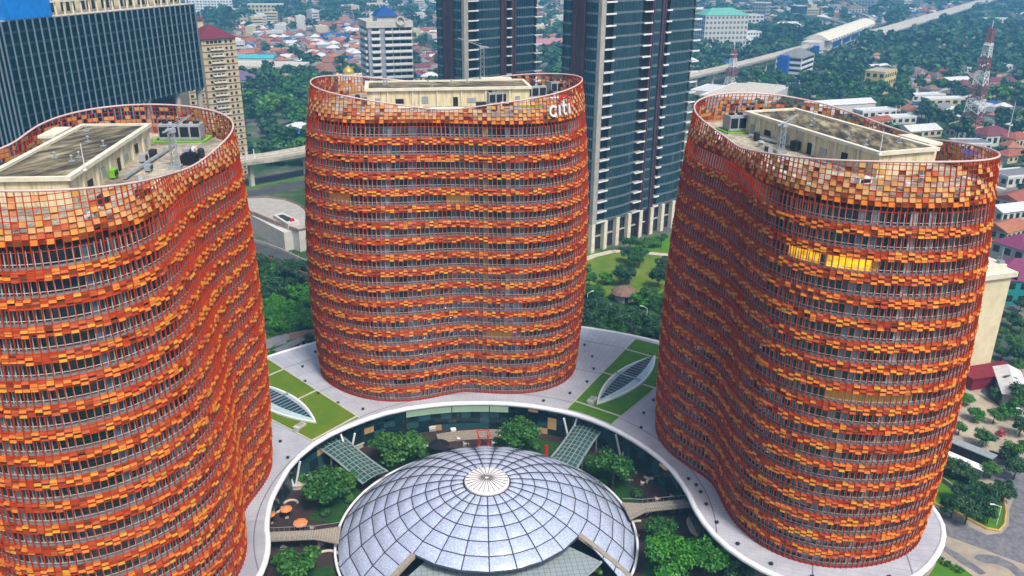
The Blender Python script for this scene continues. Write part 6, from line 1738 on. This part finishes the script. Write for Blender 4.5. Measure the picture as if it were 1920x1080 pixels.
for rr, x, y, hid in trees:
    px, py, w = survey(x, y, GZ+6)
    s = (.85+.7*R.random())*(1. if rr < 600 else 1.15 if rr < 1200 else 1.5)
    if ntr < 215 and not hid and 0 < px < 1920 and py > 2:
        ntr += 1
        k = 'mid' if R.random() < .7 else 'midg'
        hgt = 'tall' if s > 1.25 else 'medium' if s > 1.05 else 'small'
        lab = '%s %s tree %s' % (hgt, 'dark green' if k == 'mid' else 'fresh green', zone(px, py))
        tree(x, y, k, s, lab, lab.replace(' tree', ' trees'), GZ-.4)
    else:
        p = proto[R.integers(8)]; a = R.random()*6.28; c, s_ = math.cos(a), math.sin(a)
        if rr > 900: p = p[::2]; s *= 1.18
        Q = np.empty_like(p); Q[..., 0] = x+s*(p[..., 0]*c-p[..., 1]*s_); Q[..., 1] = y+s*(p[..., 0]*s_+p[..., 1]*c); Q[..., 2] = GZ-.4+s*p[..., 2]*.9
        acc.append(Q)
if acc:
    tmb.quads(np.concatenate(acc)); tag(tmb.build('far_woods', 'leaf_dark'), 'far woods and garden trees fading into blue haze', 'woods', kind='stuff')
print('houses', len(houses), nh, 'trees', len(trees), ntr, 'vents', cnt)

# ------------------------------------------------------------------ air, sun and sky
mb = MB(); mb.box((0, 1925, 81), (9000, 5050, 184)); hz = mb.build('haze', [])
hm = bpy.data.materials.new('haze_air'); hm.use_nodes = True; nt = hm.node_tree
for nnode in list(nt.nodes):
    if nnode.type != 'OUTPUT_MATERIAL': nt.nodes.remove(nnode)
pv = nt.nodes.new('ShaderNodeVolumePrincipled'); pv.inputs['Color'].default_value = HAZE_COL
pv.inputs['Density'].default_value = HAZE_D; pv.inputs['Anisotropy'].default_value = .0
nt.links.new(pv.outputs[0], nt.nodes['Material Output'].inputs['Volume'])
hz.data.materials.append(hm); tag(hz, 'thin blue haze over the city', 'haze', kind='stuff'); hz.display_type = 'WIRE'

w = bpy.data.worlds.new("World"); sc.world = w; w.use_nodes = True
nt = w.node_tree; bg = nt.nodes['Background']
sky = nt.nodes.new('ShaderNodeTexSky'); sky.sky_type = 'NISHITA'; sky.sun_disc = False
SUN_EL, SUN_AZ = math.radians(56), math.radians(158)
sky.sun_elevation = SUN_EL; sky.sun_rotation = SUN_AZ; sky.air_density = 1.; sky.dust_density = 4.; sky.ozone_density = 1.
nt.links.new(sky.outputs[0], bg.inputs[0]); bg.inputs[1].default_value = SKY_S
sd = bpy.data.lights.new('sun', 'SUN'); sd.energy = SUN_S; sd.angle = math.radians(12); sd.color = (1., .94, .85)
so = bpy.data.objects.new('sun', sd); COL.objects.link(so)
dv = Vector((math.sin(SUN_AZ)*math.cos(SUN_EL), math.cos(SUN_AZ)*math.cos(SUN_EL), math.sin(SUN_EL)))
so.rotation_euler = dv.to_track_quat('Z', 'Y').to_euler()

vs_ = sc.view_settings
sc.display_settings.display_device = 'sRGB'
vs_.view_transform = 'Standard'; vs_.look = 'None'; vs_.exposure = EXPO; vs_.gamma = 1.; vs_.use_curve_mapping = False
cy = sc.cycles
cy.use_denoising = True
cy.max_bounces = 5; cy.diffuse_bounces = 2; cy.glossy_bounces = 3; cy.transmission_bounces = 2; cy.volume_bounces = 0; cy.transparent_max_bounces = 6
cy.caustics_reflective = False; cy.caustics_refractive = False
cy.sample_clamp_indirect = 6.
